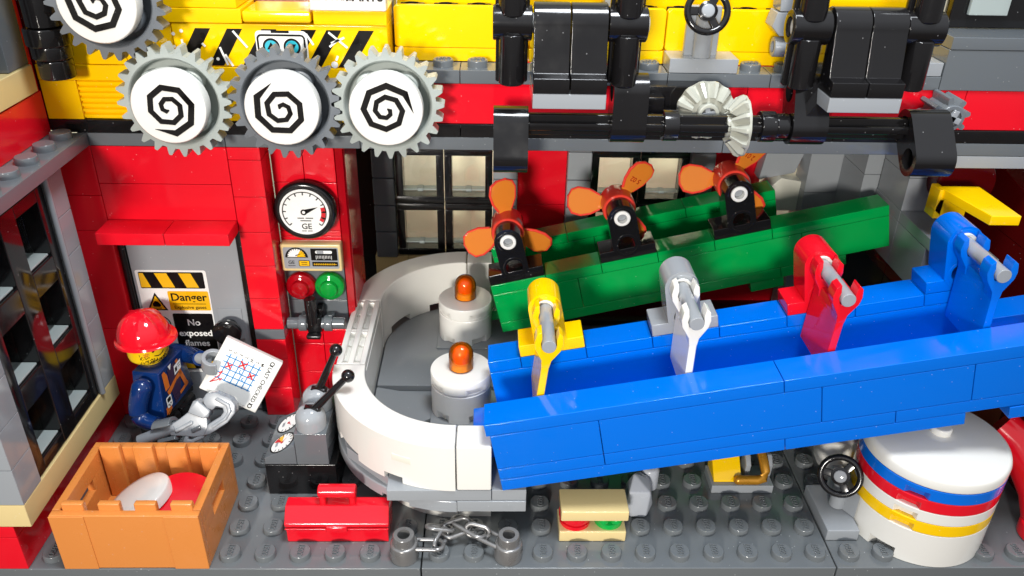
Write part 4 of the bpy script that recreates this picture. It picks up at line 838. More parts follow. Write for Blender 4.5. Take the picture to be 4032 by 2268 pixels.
def propeller(u, angs, label, code=None):
    M = rim_frame(green, u, 0.0, 2.0)
    g = thing('propeller_stand', label, 'propeller', M.translation, rot=M.to_euler(), group='orange propellers along the green chute')
    holder(g, 'black')
    bm = NB(); tube(bm, (0, -0.03, 1.56), 0.285, 0.17, 1.0, 'y', 28); obj('pin', bm, 'print_white', g)
    bm = NB(); cyl(bm, (0, 0.15, 1.56), 0.165, 0.6, 'y', 20); obj('pin_core', bm, 'light_grey', g)
    bm = NB(); lathe(bm, [(0.3, 0), (0.56, 0.0), (0.59, 0.06), (0.59, 0.94), (0.5, 1.04), (0.3, 1.06)], 32, (0, 0.72, 1.56), 'y'); hub = obj('hub', bm, 'trans_neon_red', g)
    for i, an in enumerate(angs):
        shp = [(0.40, -0.24), (0.62, -0.24), (1.0, -0.44), (1.4, -0.5), (1.62, -0.42), (1.74, -0.2), (1.74, 0.14), (1.60, 0.38), (1.3, 0.46), (0.95, 0.4), (0.62, 0.24), (0.40, 0.24)]
        Mb = Matrix.Translation((0, 1.4, 1.56)) @ Matrix.Rotation(-R(an), 4, 'Y') @ Matrix.Rotation(R(22), 4, 'X')
        tb = bmesh.new(); prism(tb, shp, 'y', -0.05, 0.05, 0.02); bmesh.ops.transform(tb, matrix=Mb, verts=tb.verts)
        bl = obj('blade', tb, 'trans_neon', g, ang=50)
        rimp = [(0.62+0.0, -0.2)] ; path = shp[1:-1]
        bm = NB(); sweep(bm, [(p[0], 0, p[1]) for p in path], 0.055, 16, mtx=Mb); obj('blade_rim', bm, 'trans_neon_red', bl)
        if code and i == 0:
            Mt = Mb @ frame((1.05, -0.05, 0.0), (0, 0, 1), (-1, 0, 0)); lettering(bl, Mt, code, 0.26, 'trans_red', (0, 0), 0.01, bold=0.01)
propeller(1, (86, 200, 318), 'orange propeller at the low end of the green chute'); propeller(5, (44, 166, 288), 'orange propeller at the middle of the green chute', '5 02'); propeller(9, (43, 168, 300), 'orange propeller at the high end of the green chute', '2 01')

# ------------------------------------------------------------------ crate with two lids inside
t = thing('crate', 'open orange brown slatted crate at the lower left', 'crate', (-3, 1.55, 0))
CX0, CX1, CY0, CY1, CZ = -5.0, -0.97, 0.0, 3.12, 2.0
bm = NB(); box(bm, CX0+0.05, CX1-0.05, CY0+0.05, CY1-0.05, 0.02, 0.22, 0.01); obj('bottom', bm, 'nougat', t)
bm = NB(); box(bm, CX0, CX1, CY0+0.03, CY0+0.27, 0.0, CZ, 0.03); fr = obj('front_wall', bm, 'nougat', t)
bm = NB(); box(bm, CX0+0.0, CX0+0.95, CY0, CY0+0.04, 0.0, CZ-0.02, 0.015); box(bm, CX1-0.95, CX1, CY0, CY0+0.04, 0.0, CZ-0.02, 0.015); obj('front_pad', bm, 'nougat', fr)
bm = NB(); box(bm, CX0, CX1, CY1-0.27, CY1, 0.0, CZ, 0.03); bk = obj('back_wall', bm, 'nougat', t)
for k in range(4):
    xa = CX0+0.28+k*0.98; bm = NB(); box(bm, xa, xa+0.6, CY0+0.24, CY0+0.44, 0.2, CZ+0.22, 0.04); obj('slat', bm, 'nougat', fr)
    bm = NB(); box(bm, xa, xa+0.6, CY1-0.44, CY1-0.20, 0.2, CZ+0.16, 0.04); obj('slat', bm, 'nougat', bk)
for x0, x1 in ((CX0, CX0+0.24), (CX1-0.24, CX1)):
    bm = NB(); ya, yb = CY0+0.26, CY1-0.26
    box(bm, x0, x1, ya, yb, 0, 1.05, 0.02); box(bm, x0, x1, ya, yb, 1.45, CZ, 0.02); box(bm, x0+0.002, x1-0.002, ya, ya+0.8, 1.02, 1.48, 0.02); box(bm, x0+0.002, x1-0.002, yb-0.8, yb, 1.02, 1.48, 0.02)
    obj('side_wall', bm, 'nougat', t)
def tilt_to(c, n_): return Matrix.Translation(c) @ Vector(n_).to_track_quat('Z', 'Y').to_matrix().to_4x4()
g = thing('white_dish', 'rounded white dish leaning inside the crate', 'dish', (-3.4, 1.4, 0.6))
bm = NB(); lathe(bm, [(0.0, -0.24), (0.88, -0.24), (0.96, -0.19), (0.98, 0.06), (0.94, 0.13), (0.7, 0.19), (0.35, 0.22), (0, 0.23)], 48, mtx=tilt_to((-3.3, 1.6, 1.12), (-0.40, 0.02, 0.92))); obj('shell', bm, 'white', g)
g = thing('red_dish', 'round red dish leaning inside the crate', 'dish', (-2.0, 1.6, 0.6))
bm = NB(); lathe(bm, [(0.0, -0.15), (0.9, -0.15), (0.97, -0.1), (0.97, 0.12), (0.93, 0.16), (0, 0.165)], 48, mtx=tilt_to((-2.02, 1.55, 1.02), (0.25, -0.24, 0.94))); obj('shell', bm, 'red', g)

# ------------------------------------------------------------------ red toolbox
t = thing('toolbox', 'red toolbox with handle standing in front of the white curve', 'toolbox', (2.5, 1.5, 0))
pr_ = [(1.03, 0.0), (1.0, 0.04), (1.0, 0.56), (2.0, 0.56), (2.0, 0.04), (1.97, 0.0)]
bm = NB(); prism(bm, pr_, 'x', 1.02, 3.98, 0.03); obj('body', bm, 'red', t)
bm = NB(); prism(bm, [(0.97, 0.6), (0.97, 0.74), (1.33, 1.12), (1.70, 1.12), (2.03, 0.74), (2.03, 0.6)], 'x', 0.99, 4.01, 0.03); obj('lid', bm, 'red', t)
bm = NB(); box(bm, 1.0, 2.18, 0.95, 1.0, 0.535, 0.575, 0.01); box(bm, 2.82, 4.0, 0.95, 1.0, 0.535, 0.575, 0.01); obj('seam_lip', bm, 'red', t)
bm = NB(); box(bm, 2.2, 2.8, 0.93, 1.0, 0.44, 0.68, 0.025); box(bm, 2.3, 2.7, 0.9, 0.96, 0.56, 0.66, 0.02); obj('latch', bm, 'red', t)
bm = NB(); box(bm, 1.98, 2.18, 1.36, 1.66, 1.08, 1.62, 0.05); box(bm, 2.84, 3.04, 1.36, 1.66, 1.08, 1.62, 0.05); cyl(bm, (1.96, 1.5, 1.55), 0.2, 1.1, 'x', 24, 0.04); obj('handle', bm, 'red', t)

# ------------------------------------------------------------------ control console with two levers
t = thing('console', 'grey control console with two dials and black ball levers', 'console', (1, 4, 0))
brick('base_brick', t, 0, 3, 0, 2.2, 2, 1.2, 'black', 0.03)
bm = NB(); prism(bm, [(0.02, 1.205), (1.0, 1.205), (1.0, 1.96), (0.02, 1.44)], 'y', 3.02, 4.98, 0.02); sl = obj('sloped_brick', bm, 'dark_grey', t)
brick('brick', t, 1.0, 3.0, 1.2, 1.0, 2.0, 1.2, 'dark_grey', 0.02)
M = frame((0.51, 3.0, 1.70), (0, -1, 0), (0.883, 0, 0.469)); Mi = M
for k, (yy, fill) in enumerate(((3.45, 1), (4.42, 0))):
    c = -(yy-3.0)
    dd = decal('dial_rim', sl, M, [circ(c, 0.0, 0.44, 36)], 'ink', 0.006); decal('dial_face', dd, M, [circ(c, 0.0, 0.39, 36)], 'print_white', 0.012)
    decal('dial_tick', dd, M, [stroke([(c+0.3*math.cos(R(a)), 0.3*math.sin(R(a))), (c+0.38*math.cos(R(a)), 0.38*math.sin(R(a)))], 0.03)[0] for a in range(-30, 211, 24)], 'ink', 0.018)
    if fill: decal('dial_zone', dd, M, [[(c, 0)]+arc(c, 0, 0.36, 180, 215, 5)], 'print_yellow', 0.016); decal('dial_zone', dd, M, [[(c, 0)]+arc(c, 0, 0.36, 215, 245, 5)], 'print_red', 0.016)
    decal('dial_needle', dd, M, [[(c-0.03, 0.0), (c+0.03, 0), (c+0.02-0.2*(1-2*k), 0.16)], circ(c, 0, 0.05, 12)], 'print_red', 0.022)
    decal('dial_label', dd, M, [[(c-0.1, -0.24), (c+0.1, -0.24), (c+0.1, -0.15), (c-0.1, -0.15)]], 'print_grey', 0.018)
for (bx, by), (ex, ey, ez) in (((1.48, 3.45), (2.72, 3.5, 4.2)), ((1.5, 4.42), (2.22, 4.5, 4.45))):
    bm = NB(); lathe(bm, [(0.46, 0), (0.46, 0.34), (0.42, 0.5), (0.3, 0.64), (0.12, 0.7), (0, 0.71)], 36, (bx, by, 2.4)); bs = obj('lever_base', bm, 'light_grey', t)
    d_ = (Vector((ex, ey, ez)) - Vector((bx, by, 2.85))); 
    bm = NB(); box(bm, bx-0.2, bx+0.34, by-0.17, by+0.17, 2.72, 3.12, 0.08); obj('lever_foot', bm, 'black', bs)
    bm = NB(); sweep(bm, [Vector((bx, by, 2.85)) + d_*f for f in (0, 0.5, 1)], 0.13, 20, r1=0.095); obj('lever_rod', bm, 'black', bs)
    bm = NB(); bmesh.ops.create_uvsphere(bm, u_segments=24, v_segments=14, radius=0.2); bmesh.ops.translate(bm, verts=bm.verts, vec=(ex, ey, ez)); obj('ball', bm, 'black', bs)

# ------------------------------------------------------------------ sandwich
t = thing('sandwich', 'toy sandwich of two tan tiles with red and green filling', 'sandwich', (10, 1.5, 0))
brick('bottom_tile', t, 9, 1, 0.0, 2, 1, 0.4, 'tan', 0.03)
bm = NB(); lathe(bm, [(0.46, 0), (0.46, 0.12), (0.40, 0.12), (0.3, 0.2), (0.3, 0.42)], 32, (9.5, 1.5, 0.4)); lathe(bm, [(0.46, 0.2), (0.49, 0.24), (0.49, 0.4), (0.46, 0.42)], 32, (9.5, 1.5, 0.4)); obj('tomato', bm, 'red', t)
bm = NB()
lathe(bm, [(0.42, 0), (0.42, 0.18), (0.3, 0.2), (0.3, 0.42)], 32, (10.5, 1.5, 0.4))
for k in range(5): cyl(bm, (10.5+0.32*math.cos(R(72*k+18)), 1.5+0.32*math.sin(R(72*k+18)), 0.6), 0.19, 0.21, 'z', 18, 0.04)
obj('lettuce', bm, 'bright_green', t)
brick('top_tile', t, 9.02, 0.98, 0.83, 2, 1, 0.38, 'tan', 0.03)

# ------------------------------------------------------------------ grey lump of cloth (crumpled shape) behind the sandwich
t = thing('grey_rock', 'pale grey angular rock behind the sandwich', 'rock', (11.6, 2.4, 0))
tb = bmesh.new()
for v in ((11.25, 2.0, 0.02), (11.75, 1.95, 0.02), (11.95, 2.5, 0.02), (11.3, 2.9, 0.02), (11.05, 2.05, 0.5), (11.15, 1.95, 1.05), (11.6, 2.0, 1.0), (11.85, 2.1, 0.75), (12.0, 2.3, 0.3), (11.9, 2.6, 1.05), (11.35, 2.5, 1.35), (11.6, 2.9, 1.1), (11.2, 2.7, 0.8), (11.82, 1.98, 1.0), (11.3, 1.9, 0.15)): tb.verts.new(v)
bmesh.ops.convex_hull(tb, input=tb.verts); bevel(tb, tb.edges[:], 0.05, 2); rk = obj('body', tb, 'pale_grey', t)
bm = NB(); cyl(bm, (11.95, 3.0, 0.3), 0.3, 0.9, 'z', 20, 0.12); obj('knuckle', bm, 'pale_grey', t)

# ------------------------------------------------------------------ yellow tool with brass pipe on a grey plate
t = thing('pipe_tool', 'yellow slope and brass elbow pipe on a small grey plate', 'tool', (15, 3.5, 0))
brick('plate', t, 14.02, 3.05, 0, 2, 1, 0.32, 'light_grey', 0.02)
bm = NB(); prism(bm, [(3.2, 0.33), (4.05, 0.33), (4.05, 1.1), (3.95, 1.1), (3.2, 0.4)], 'x', 14.1, 15.0, 0.02); obj('yellow_slope', bm, 'yellow', t)
bm = NB(); sweep(bm, [(14.85, 3.12, 0.5), (15.45, 3.12, 0.5), (15.66, 3.14, 0.56), (15.72, 3.25, 0.75), (15.68, 3.45, 1.0), (15.66, 3.8, 1.15)], 0.15, 20); bmesh.ops.create_uvsphere(bm, u_segments=12, v_segments=8, radius=0.15, matrix=Matrix.Translation((14.85, 3.12, 0.5))); obj('elbow_pipe', bm, 'gold', t)
for x in (15.25, 15.95):
    bm = NB(); prism(bm, [(3.5, 0.3), (4.0, 0.3), (4.0, 1.0), (3.7, 1.05), (3.45, 0.8)], 'x', x-0.1, x+0.08, 0.03); obj('clip', bm, 'light_grey', t)

# ------------------------------------------------------------------ chain with two hollow ends
t = thing('chain', 'metallic grey chain with two hollow stud ends on the floor', 'chain', (6, 0.6, 0))
for x, y in ((4.5, 0.47), (7.5, 0.47)):
    bm = NB(); lathe(bm, [(0.18, 0.25), (0.18, 0.86), (0.29, 0.86), (0.31, 0.83), (0.31, 0.56), (0.36, 0.56), (0.40, 0.52), (0.40, 0.36), (0.415, 0.34), (0.415, 0.05), (0.40, 0.0), (0.0, 0.0)], 32, (x, y, 0.0)); obj('end_piece', bm, 'steel', t)
def link(c, d, n_, L=0.62, W=0.36, r=0.062):
    ux = Vector(d).normalized(); nn = Vector(n_); nn = (nn - ux*nn.dot(ux)).normalized(); uy = nn.cross(ux); P = []
    for a in range(-90, 91, 18): P.append((L/2-W/2+W/2*math.cos(R(a)), W/2*math.sin(R(a))))
    for a in range(90, 271, 18): P.append((-L/2+W/2+W/2*math.cos(R(a)), W/2*math.sin(R(a))))
    bm = NB(); sweep(bm, [Vector(c) + ux*p[0] + uy*p[1] for p in P], r, 18, closed=True); obj('link', bm, 'steel', t)
link((5.15, 0.5, 0.42), (1, -0.05, 0.02), (0.05, 0.1, 1), L=0.95, W=0.42); link((5.55, 0.72, 0.42), (0.45, 0.9, 0.15), (0.85, -0.4, 0.35), L=0.7); link((5.5, 1.05, 0.52), (1, 0.1, -0.25), (0.1, 0.55, 0.85), L=0.8, W=0.44)
link((5.98, 1.08, 0.5), (1, 0.28, 0.2), (-0.1, -0.5, 0.9), L=0.85, W=0.44); link((6.35, 1.12, 0.5), (1, -0.75, -0.05), (0.2, 0.15, 1), L=1.15, W=0.46); link((6.6, 0.88, 0.56), (1, -0.25, -0.1), (0.1, -0.9, 0.35), L=0.7); link((6.98, 0.72, 0.46), (1, -0.62, -0.02), (0, 0.1, 1), L=1.0, W=0.44)

# ------------------------------------------------------------------ hand wheel beside the tank
t = thing('hand_wheel', 'black hand wheel on a grey seat beside the striped tank', 'hand wheel', (17.5, 2, 0))
brick('seat_plate', t, 17.0, 1.03, 0.0, 1, 2, 0.42, 'light_grey', 0.03); 
bm = NB(); prism(bm, [(17.62, 2.1), (17.98, 1.5), (17.98, 2.95), (17.62, 2.95)], 'z', 0.42, 1.3, 0.03); cyl(bm, (17.65, 2.1, 0.42), 0.24, 0.9, 'z', 24, 0.05); obj('post', bm, 'light_grey', t)
bm = NB(); Mw = wheel(bm, (17.42, 1.92, 1.76), 0.56, 0.095, Euler((R(62), 0, R(-28))).to_matrix().to_4x4()); obj('wheel', bm, 'black', t)
bm = NB(); lathe(bm, [(0.19, 0), (0.19, 0.1), (0.16, 0.13), (0, 0.13)], 24, mtx=Mw); obj('hub_cap', bm, 'light_grey', t)
bm = NB(); cyl(bm, (0, 0, -0.5), 0.12, 0.5, 'z', 16, mtx=Mw); obj('spindle', bm, 'light_grey', t)

# ------------------------------------------------------------------ striped tank
t = thing('striped_tank', 'round white tank with blue, red and yellow rings at the lower right', 'tank', (20, 2, 0))
def ring_band(z0, z1, mat, name, notch, rr=2.0, depth=0.16, part=0.62):
    tb = bmesh.new(); seg = 96; rows_ = []
    zs = [z0+0.006, z0+0.02, z0+(z1-z0)*part, z0+(z1-z0)*part+0.004, z1-0.02, z1-0.006]
    for i, z in enumerate(zs):
        row = []
        for k in range(seg):
            a = 360*k/seg; r = rr - (0.012 if i in (0, 5) else 0)
            if i <= 2 and any(u <= a <= v for u, v in notch): r = rr-depth
            row.append(tb.verts.new((20+r*math.cos(R(a)), 2+r*math.sin(R(a)), z)))
        rows_.append(row)
    for A, B_ in zip(rows_, rows_[1:]):
        for k in range(seg): tb.faces.new((A[k], A[(k+1) % seg], B_[(k+1) % seg], B_[k]))
    tb.faces.new(rows_[0][::-1]); tb.faces.new(rows_[-1]); return obj(name, tb, mat, t, ang=30)
ring_band(0, 1.2, 'white', 'round_brick', ((213, 231),), part=0.3, depth=0.3); ring_band(1.2, 1.6, 'yellow', 'ring_plate', ((222, 237),)); ring_band(1.6, 2.0, 'white', 'ring_plate', ((222, 237),)); ring_band(2.0, 2.4, 'red', 'ring_plate', ((224, 239),)); ring_band(2.4, 2.8, 'blue', 'ring_plate', ((226, 241),))
bm = NB(); lathe(bm, [(1.98, 2.81), (2.0, 2.84), (2.0, 3.08), (1.95, 3.2), (1.85, 3.26), (1.2, 3.31), (0, 3.33)], 96, (20, 2, 0)); obj('lid', bm, 'white', t)
bm = NB(); cyl(bm, (20.1, 2.1, 3.28), 0.3, 0.26, 'z', 28, 0.05); obj('knob', bm, 'white', t)
t = thing('small_white_pot', 'small white rounded pot tucked behind the striped tank', 'pot', (18.1, 4.0, 0))
bm = NB(); lathe(bm, [(0, 0.4), (0.3, 0.42), (0.55, 0.6), (0.68, 0.9), (0.7, 1.2), (0.7, 1.9), (0.64, 1.95), (0, 1.96)], 32, (18.15, 3.9, 0.0)); obj('bowl', bm, 'white', t)
bm = NB(); cyl(bm, (18.15, 3.9, 0.0), 0.3, 0.45, 'z', 24); obj('foot', bm, 'white', t)
t = thing('red_hose', 'big red curved tube at the right picture edge beside the tank', 'tube', (22.8, 2.5, 0))
bm = NB(); sweep(bm, [(22.7, 3.3, 2.6), (23.1, 2.9, 2.3), (23.45, 2.4, 1.8), (23.65, 1.8, 1.2), (23.7, 1.3, 0.5)], 0.62, 24); obj('curved_tube', bm, 'red', t)
bm = NB(); cyl(bm, (23.7, 1.2, 0.0), 0.7, 0.5, 'z', 28, 0.06); obj('foot', bm, 'red', t)

# ------------------------------------------------------------------ toy figure in a hard hat
FX, FY, FR = -3.92, 5.88, R(80)
t = thing('toy_figure', 'toy figure in red hard hat and dark blue jacket before the door', 'toy figure', (FX, FY, 0), rot=(0, 0, FR))
F = lambda nm, bm, m, par=None, **k: obj(nm, bm, m, par or t, **k)
bm = NB()
for sx_ in (-1, 1):
    prism(bm, [(-0.48, 0.0), (0.5, 0.0), (0.5, 1.2), (0.2, 1.42), (-0.2, 1.42), (-0.48, 1.1)], 'x', sx_*0.5-0.46, sx_*0.5+0.46, 0.03)
F('legs', bm, 'black'); bm = NB(); box(bm, -0.97, 0.97, -0.45, 0.5, 1.28, 1.52, 0.03); F('hips', bm, 'black')
tb = bmesh.new(); bz, tz = 1.52, 3.12
vs = [tb.verts.new(p) for p in ((-0.98, -0.5, bz), (0.98, -0.5, bz), (0.98, 0.5, bz), (-0.98, 0.5, bz), (-0.74, -0.46, tz), (0.74, -0.46, tz), (0.74, 0.46, tz), (-0.74, 0.46, tz))]
for f in ((0, 1, 5, 4), (1, 2, 6, 5), (2, 3, 7, 6), (3, 0, 4, 7), (4, 5, 6, 7), (3, 2, 1, 0)): tb.faces.new([vs[k] for k in f])
bevel(tb, tb.edges[:], 0.05, 3); torso = F('torso', tb, 'dark_blue')
M = frame((0, -0.505, bz), (1, 0, 0), (0, 0.025, 1)); E_ = 0.016
def dec(nm, polys, m, l=E_): return decal(nm, torso, M, polys, m, l)
dec('strap_print', [[(-0.62, 1.5), (-0.48, 1.52), (-0.36, 1.3), (-0.36, 0.86), (-0.62, 0.84)], [(-0.55, 0.78), (-0.38, 0.82), (0.1, 0.98), (0.08, 0.84), (-0.3, 0.66), (-0.5, 0.6)], [(0.2, 1.48), (0.34, 1.5), (0.42, 0.98), (0.62, 0.4), (0.44, 0.36), (0.3, 0.8)], [(0.08, 0.98), (0.42, 1.02), (0.42, 0.86), (0.1, 0.82)], [(0.1, 0.34), (0.64, 0.42), (0.64, 0.3), (0.1, 0.22)], [(-0.8, 0.28), (-0.5, 0.36), (-0.5, 0.14), (-0.84, 0.04)], [(-0.78, 0.02), (-0.72, -0.0), (-0.5, 0.1), (-0.5, 0.14)]], 'print_orange')
dec('shirt_print', [[(-0.3, 1.44), (0.16, 1.48), (0.3, 0.7), (0.1, 0.2), (-0.24, 0.1), (-0.3, 0.6)]], 'print_purple', 0.012)
dec('badge_print', [[(0.06, 1.36), (0.48, 1.4), (0.44, 1.08), (0.02, 1.04)], [(-0.24, 1.55), (-0.04, 1.56), (-0.16, 1.36)]], 'print_white', 0.022)
dec('badge_portrait', [[(0.08, 1.12), (0.2, 1.13), (0.22, 1.28), (0.1, 1.27)], [(0.27, 1.3), (0.43, 1.32), (0.43, 1.3), (0.27, 1.28)], [(0.27, 1.22), (0.41, 1.24), (0.41, 1.22), (0.27, 1.2)]], 'ink', 0.027)
dec('radio_print', [rrect(-0.72, -0.42, 0.22, 0.62, 0.06)], 'print_white', 0.022); dec('radio_screen', [rrect(-0.67, -0.47, 0.42, 0.57, 0.03), circ(-0.64, 0.33, 0.035, 10), circ(-0.52, 0.33, 0.035, 10), circ(-0.58, 0.27, 0.03, 10)], 'ink', 0.027)
bm = NB(); cyl(bm, (0, 0.2, 3.1), 0.36, 0.14, 'z', 24); F('neck', bm, 'figure_yellow')
bm = NB(); lathe(bm, [(0.4, 0), (0.52, 0.04), (0.6, 0.12), (0.63, 0.24), (0.63, 0.82), (0.6, 0.95), (0.52, 1.02), (0.34, 1.05), (0.3, 1.2), (0, 1.2)], 40, (0, 0.24, 3.2)); head = F('head', bm, 'figure_yellow')
HT = Matrix.Translation((0, 0.24, 0)) @ Matrix.Rotation(R(-25), 4, 'Z')
def onhead(nm, pts2, m, r=0.637):
    bm = NB()
    for poly in pts2: bm.faces.new([bm.verts.new(HT @ Vector((r*math.sin(u), -r*math.cos(u), v))) for u, v in poly])
    bmesh.ops.triangulate(bm, faces=bm.faces); bmesh.ops.recalc_face_normals(bm, faces=bm.faces); bm.verts.ensure_lookup_table(); return flat(nm, bm, m, head)
HZ = 3.2
onhead('eye_print', [[(u+0.07*math.cos(a*math.pi/6), HZ+0.56+0.055*math.sin(a*math.pi/6)) for a in range(12)] for u in (-0.3, 0.3)], 'ink')
onhead('brow_print', [[(-0.46, HZ+0.66), (-0.2, HZ+0.64), (-0.2, HZ+0.69), (-0.44, HZ+0.73)], [(0.2, HZ+0.64), (0.46, HZ+0.66), (0.44, HZ+0.73), (0.2, HZ+0.69)]], 'reddish_brown')
onhead('mouth_print', [[(-0.28, HZ+0.36), (-0.1, HZ+0.325), (0.02, HZ+0.33), (0.02, HZ+0.36), (-0.1, HZ+0.36), (-0.28, HZ+0.39)], [(0.02, HZ+0.33), (0.2, HZ+0.38), (0.28, HZ+0.44), (0.24, HZ+0.45), (0.16, HZ+0.41), (0.02, HZ+0.36)]], 'ink')
random.seed(3)
dots = []
for _ in range(170):
    u = random.uniform(-1.0, 1.0); v = HZ + 0.13 + random.random()*(0.12 + 0.3*abs(u)**1.6)
    if random.random() < 0.9: q = 0.016; dots.append([(u-q, v-q), (u+q, v-q), (u+q, v+q), (u-q, v+q)])
onhead('stubble_print', dots, 'ink', 0.634)
onhead('scar_print', [[(u, v), (u+0.02, v), (u+0.02+du, v+dv), (u+du, v+dv)] for u, v, du, dv in ((-0.72, HZ+0.36, 0.05, 0.16), (-0.64, HZ+0.36, 0.05, 0.16))] + [[(-0.78, HZ+v), (-0.5, HZ+v+0.02), (-0.5, HZ+v+0.045), (-0.78, HZ+v+0.025)] for v in (0.4, 0.46)], 'print_orange')
# hard hat with ribs
hc = Vector((0, 0.02, HZ+0.84))
bm = NB(); hseg = 72; tb = bmesh.new(); rows_ = []
for j in range(13):
    ph = j/12*math.pi/2; row = []
    for k in range(hseg):
        a = 2*math.pi*k/hseg; rib = 0.05*max(0, math.cos(a*4))**18*math.sin(max(0.0, math.pi*min(1, j/11)))
        r = (0.76+rib)*math.cos(ph) ; z = (0.82+rib)*math.sin(ph)
        row.append((r*math.cos(a)*1.0, r*math.sin(a)*1.06, z))
    rows_.append(row)
V = [[tb.verts.new(p) for p in row] for row in rows_[:-1]]; top = tb.verts.new((0, 0, 0.83))
for A, B_ in zip(V, V[1:]):
    for k in range(hseg): tb.faces.new((A[k], A[(k+1) % hseg], B_[(k+1) % hseg], B_[k]))
for k in range(hseg): tb.faces.new((V[-1][k], V[-1][(k+1) % hseg], top))
# brim: deeper at the front, lifted to a lip
def brim(k, dr, dz):
    a = 2*math.pi*k/hseg; fr_ = max(0, -math.sin(a))
    return tb.verts.new(((0.77+dr*(0.5+0.5*fr_))*math.cos(a), (0.81+dr*(0.45+1.0*fr_))*math.sin(a), dz-0.02*fr_))
R1 = [brim(k, 0.16, -0.02) for k in range(hseg)]; R2 = [brim(k, 0.18, -0.09) for k in range(hseg)]; R3 = [brim(k, 0.0, -0.1) for k in range(hseg)]
for A, B_ in ((R1, V[0]), (R2, R1), (R3, R2)):
    for k in range(hseg): tb.faces.new((A[k], A[(k+1) % hseg], B_[(k+1) % hseg], B_[k]))
bmesh.ops.transform(tb, matrix=HT @ Matrix.Translation(hc) @ Matrix.Rotation(R(-6), 4, 'X') @ Matrix.Scale(1.06, 4), verts=tb.verts)
F('hard_hat', tb, 'red', head, ang=60)
# arms and clip hands
def hand(parent, c, d, open_dir, r=0.34, h=0.5):
    """C-shaped clip hand: c centre of the grip, d axis of the grip, open_dir where the gap faces"""
    d = Vector(d).normalized(); o = Vector(open_dir); o = (o - d*o.dot(d)).normalized(); s = d.cross(o); tb = bmesh.new(); n = 22; cols = []
    for k in range(n+1):
        a = R(42 + 276*k/n); v = o*math.cos(a) + s*math.sin(a)
        cols.append([tb.verts.new(Vector(c) + v*rr + d*hh) for rr, hh in ((r, -h/2), (r, h/2), (r*0.62, h/2), (r*0.62, -h/2))])
    for A, B_ in zip(cols, cols[1:]):
        for k in range(4): tb.faces.new((A[k], A[(k+1) % 4], B_[(k+1) % 4], B_[k]))
    tb.faces.new(cols[0]); tb.faces.new(cols[-1]); bmesh.ops.recalc_face_normals(tb, faces=tb.faces); bevel(tb, [e for e in tb.edges if e.calc_face_angle(0) > R(50)], 0.03, 2)
    return tb
Li = Matrix.Rotation(-FR, 4, 'Z') @ Matrix.Translation((-FX, -FY, 0))   # world -> figure frame
wl = lambda p: Li @ Vector(p)
def arm_sweep(P, name):
    bm = NB(); sweep(bm, P, 0.31, 20, r1=0.25); bmesh.ops.create_uvsphere(bm, u_segments=20, v_segments=12, radius=0.315, matrix=Matrix.Translation(P[0])); return F(name, bm, 'dark_blue')
def curve3(a, b, c, n=10):
    a, b, c = Vector(a), Vector(b), Vector(c); return [a*(1-k/n)**2 + b*2*(k/n)*(1-k/n) + c*(k/n)**2 for k in range(n+1)]
GRIP = Vector((-3.27, 4.1, 1.66))      # near hand on the wrench
def bez(P, n=16):
    P = [Vector(p) for p in P]; out = []
    for k in range(n+1):
        f = k/n; Q = P[:]
        while len(Q) > 1: Q = [a*(1-f)+b*f for a, b in zip(Q, Q[1:])]
        out.append(Q[0])
    return out
sh = wl((-4.1, 4.84, 2.76)); hp = wl((-3.68, 4.42, 1.62))
an_ = arm_sweep(bez([sh, wl((-4.22, 4.72, 2.4)), wl((-4.5, 4.66, 1.7)), wl((-4.3, 4.6, 1.62)), hp]), 'arm')
WD = Vector((3.42, -0.1, 1.0)).normalized()
bm = hand(t, wl(GRIP), (Li.to_3x3() @ WD), (Li.to_3x3() @ Vector((0.1, -1, 0.2))), r=0.38, h=0.62); F('hand', bm, 'dark_grey', an_)
bm = NB(); sweep(bm, [hp - (wl(GRIP)-hp)*0.2, wl(GRIP + Vector((-0.15, 0.12, 0.0)))], 0.18, 20); F('wrist', bm, 'dark_grey', an_)
HG = Vector((-2.0, 5.56, 3.26)); sh2 = Vector((0.98, -0.02, 2.78)); hp2 = wl(HG + Vector((-0.5, 0.3, -0.06)))
an2 = arm_sweep(curve3(sh2, Vector((1.05, -0.7, 2.7)), hp2), 'arm')
bm = hand(t, wl(HG), (Li.to_3x3() @ Vector((0.25, -0.3, 1))), (Li.to_3x3() @ Vector((1, -0.25, 0))), r=0.36, h=0.52); F('hand', bm, 'light_grey', an2)
bm = NB(); sweep(bm, [hp2 - (hp2-sh2)*0.05, wl(HG + Vector((-0.2, 0.1, 0)))], 0.18, 20); F('wrist', bm, 'light_grey', an2)

# ------------------------------------------------------------------ wrench in the near hand
g = thing('wrench', 'large grey pipe wrench held in the figure\'s near hand', 'wrench', GRIP)
Mw = frame(GRIP, (1, 0.02, 0.0), (0, 0.42, 0.9))
bm = NB(); sweep(bm, [Mw @ Vector((-0.85, -0.34, 0)), Mw @ Vector((0.3, 0.1, 0))], 0.19, 20); obj('handle', bm, 'wrench_grey', g)
def wpl(nm, pts, a, b, m='wrench_grey', bv=0.03):
    bm = NB(); prism(bm, pts, 'z', a, b, bv, mtx=Mw); return obj(nm, bm, m, g, ang=50)
wpl('body', [(0.14, 0.17), (0.48, 0.40), (0.76, 0.62), (0.9, 0.72), (1.32, 0.42), (1.34, 0.08), (1.26, -0.16), (0.9, -0.2), (0.62, -0.17), (0.16, -0.15)], -0.16, 0.16)
wpl('flat_jaw', [(0.74, 0.6), (0.92, 0.98), (1.06, 0.98), (1.44, 0.66), (1.38, 0.44), (1.2, 0.4)], -0.22, 0.22)
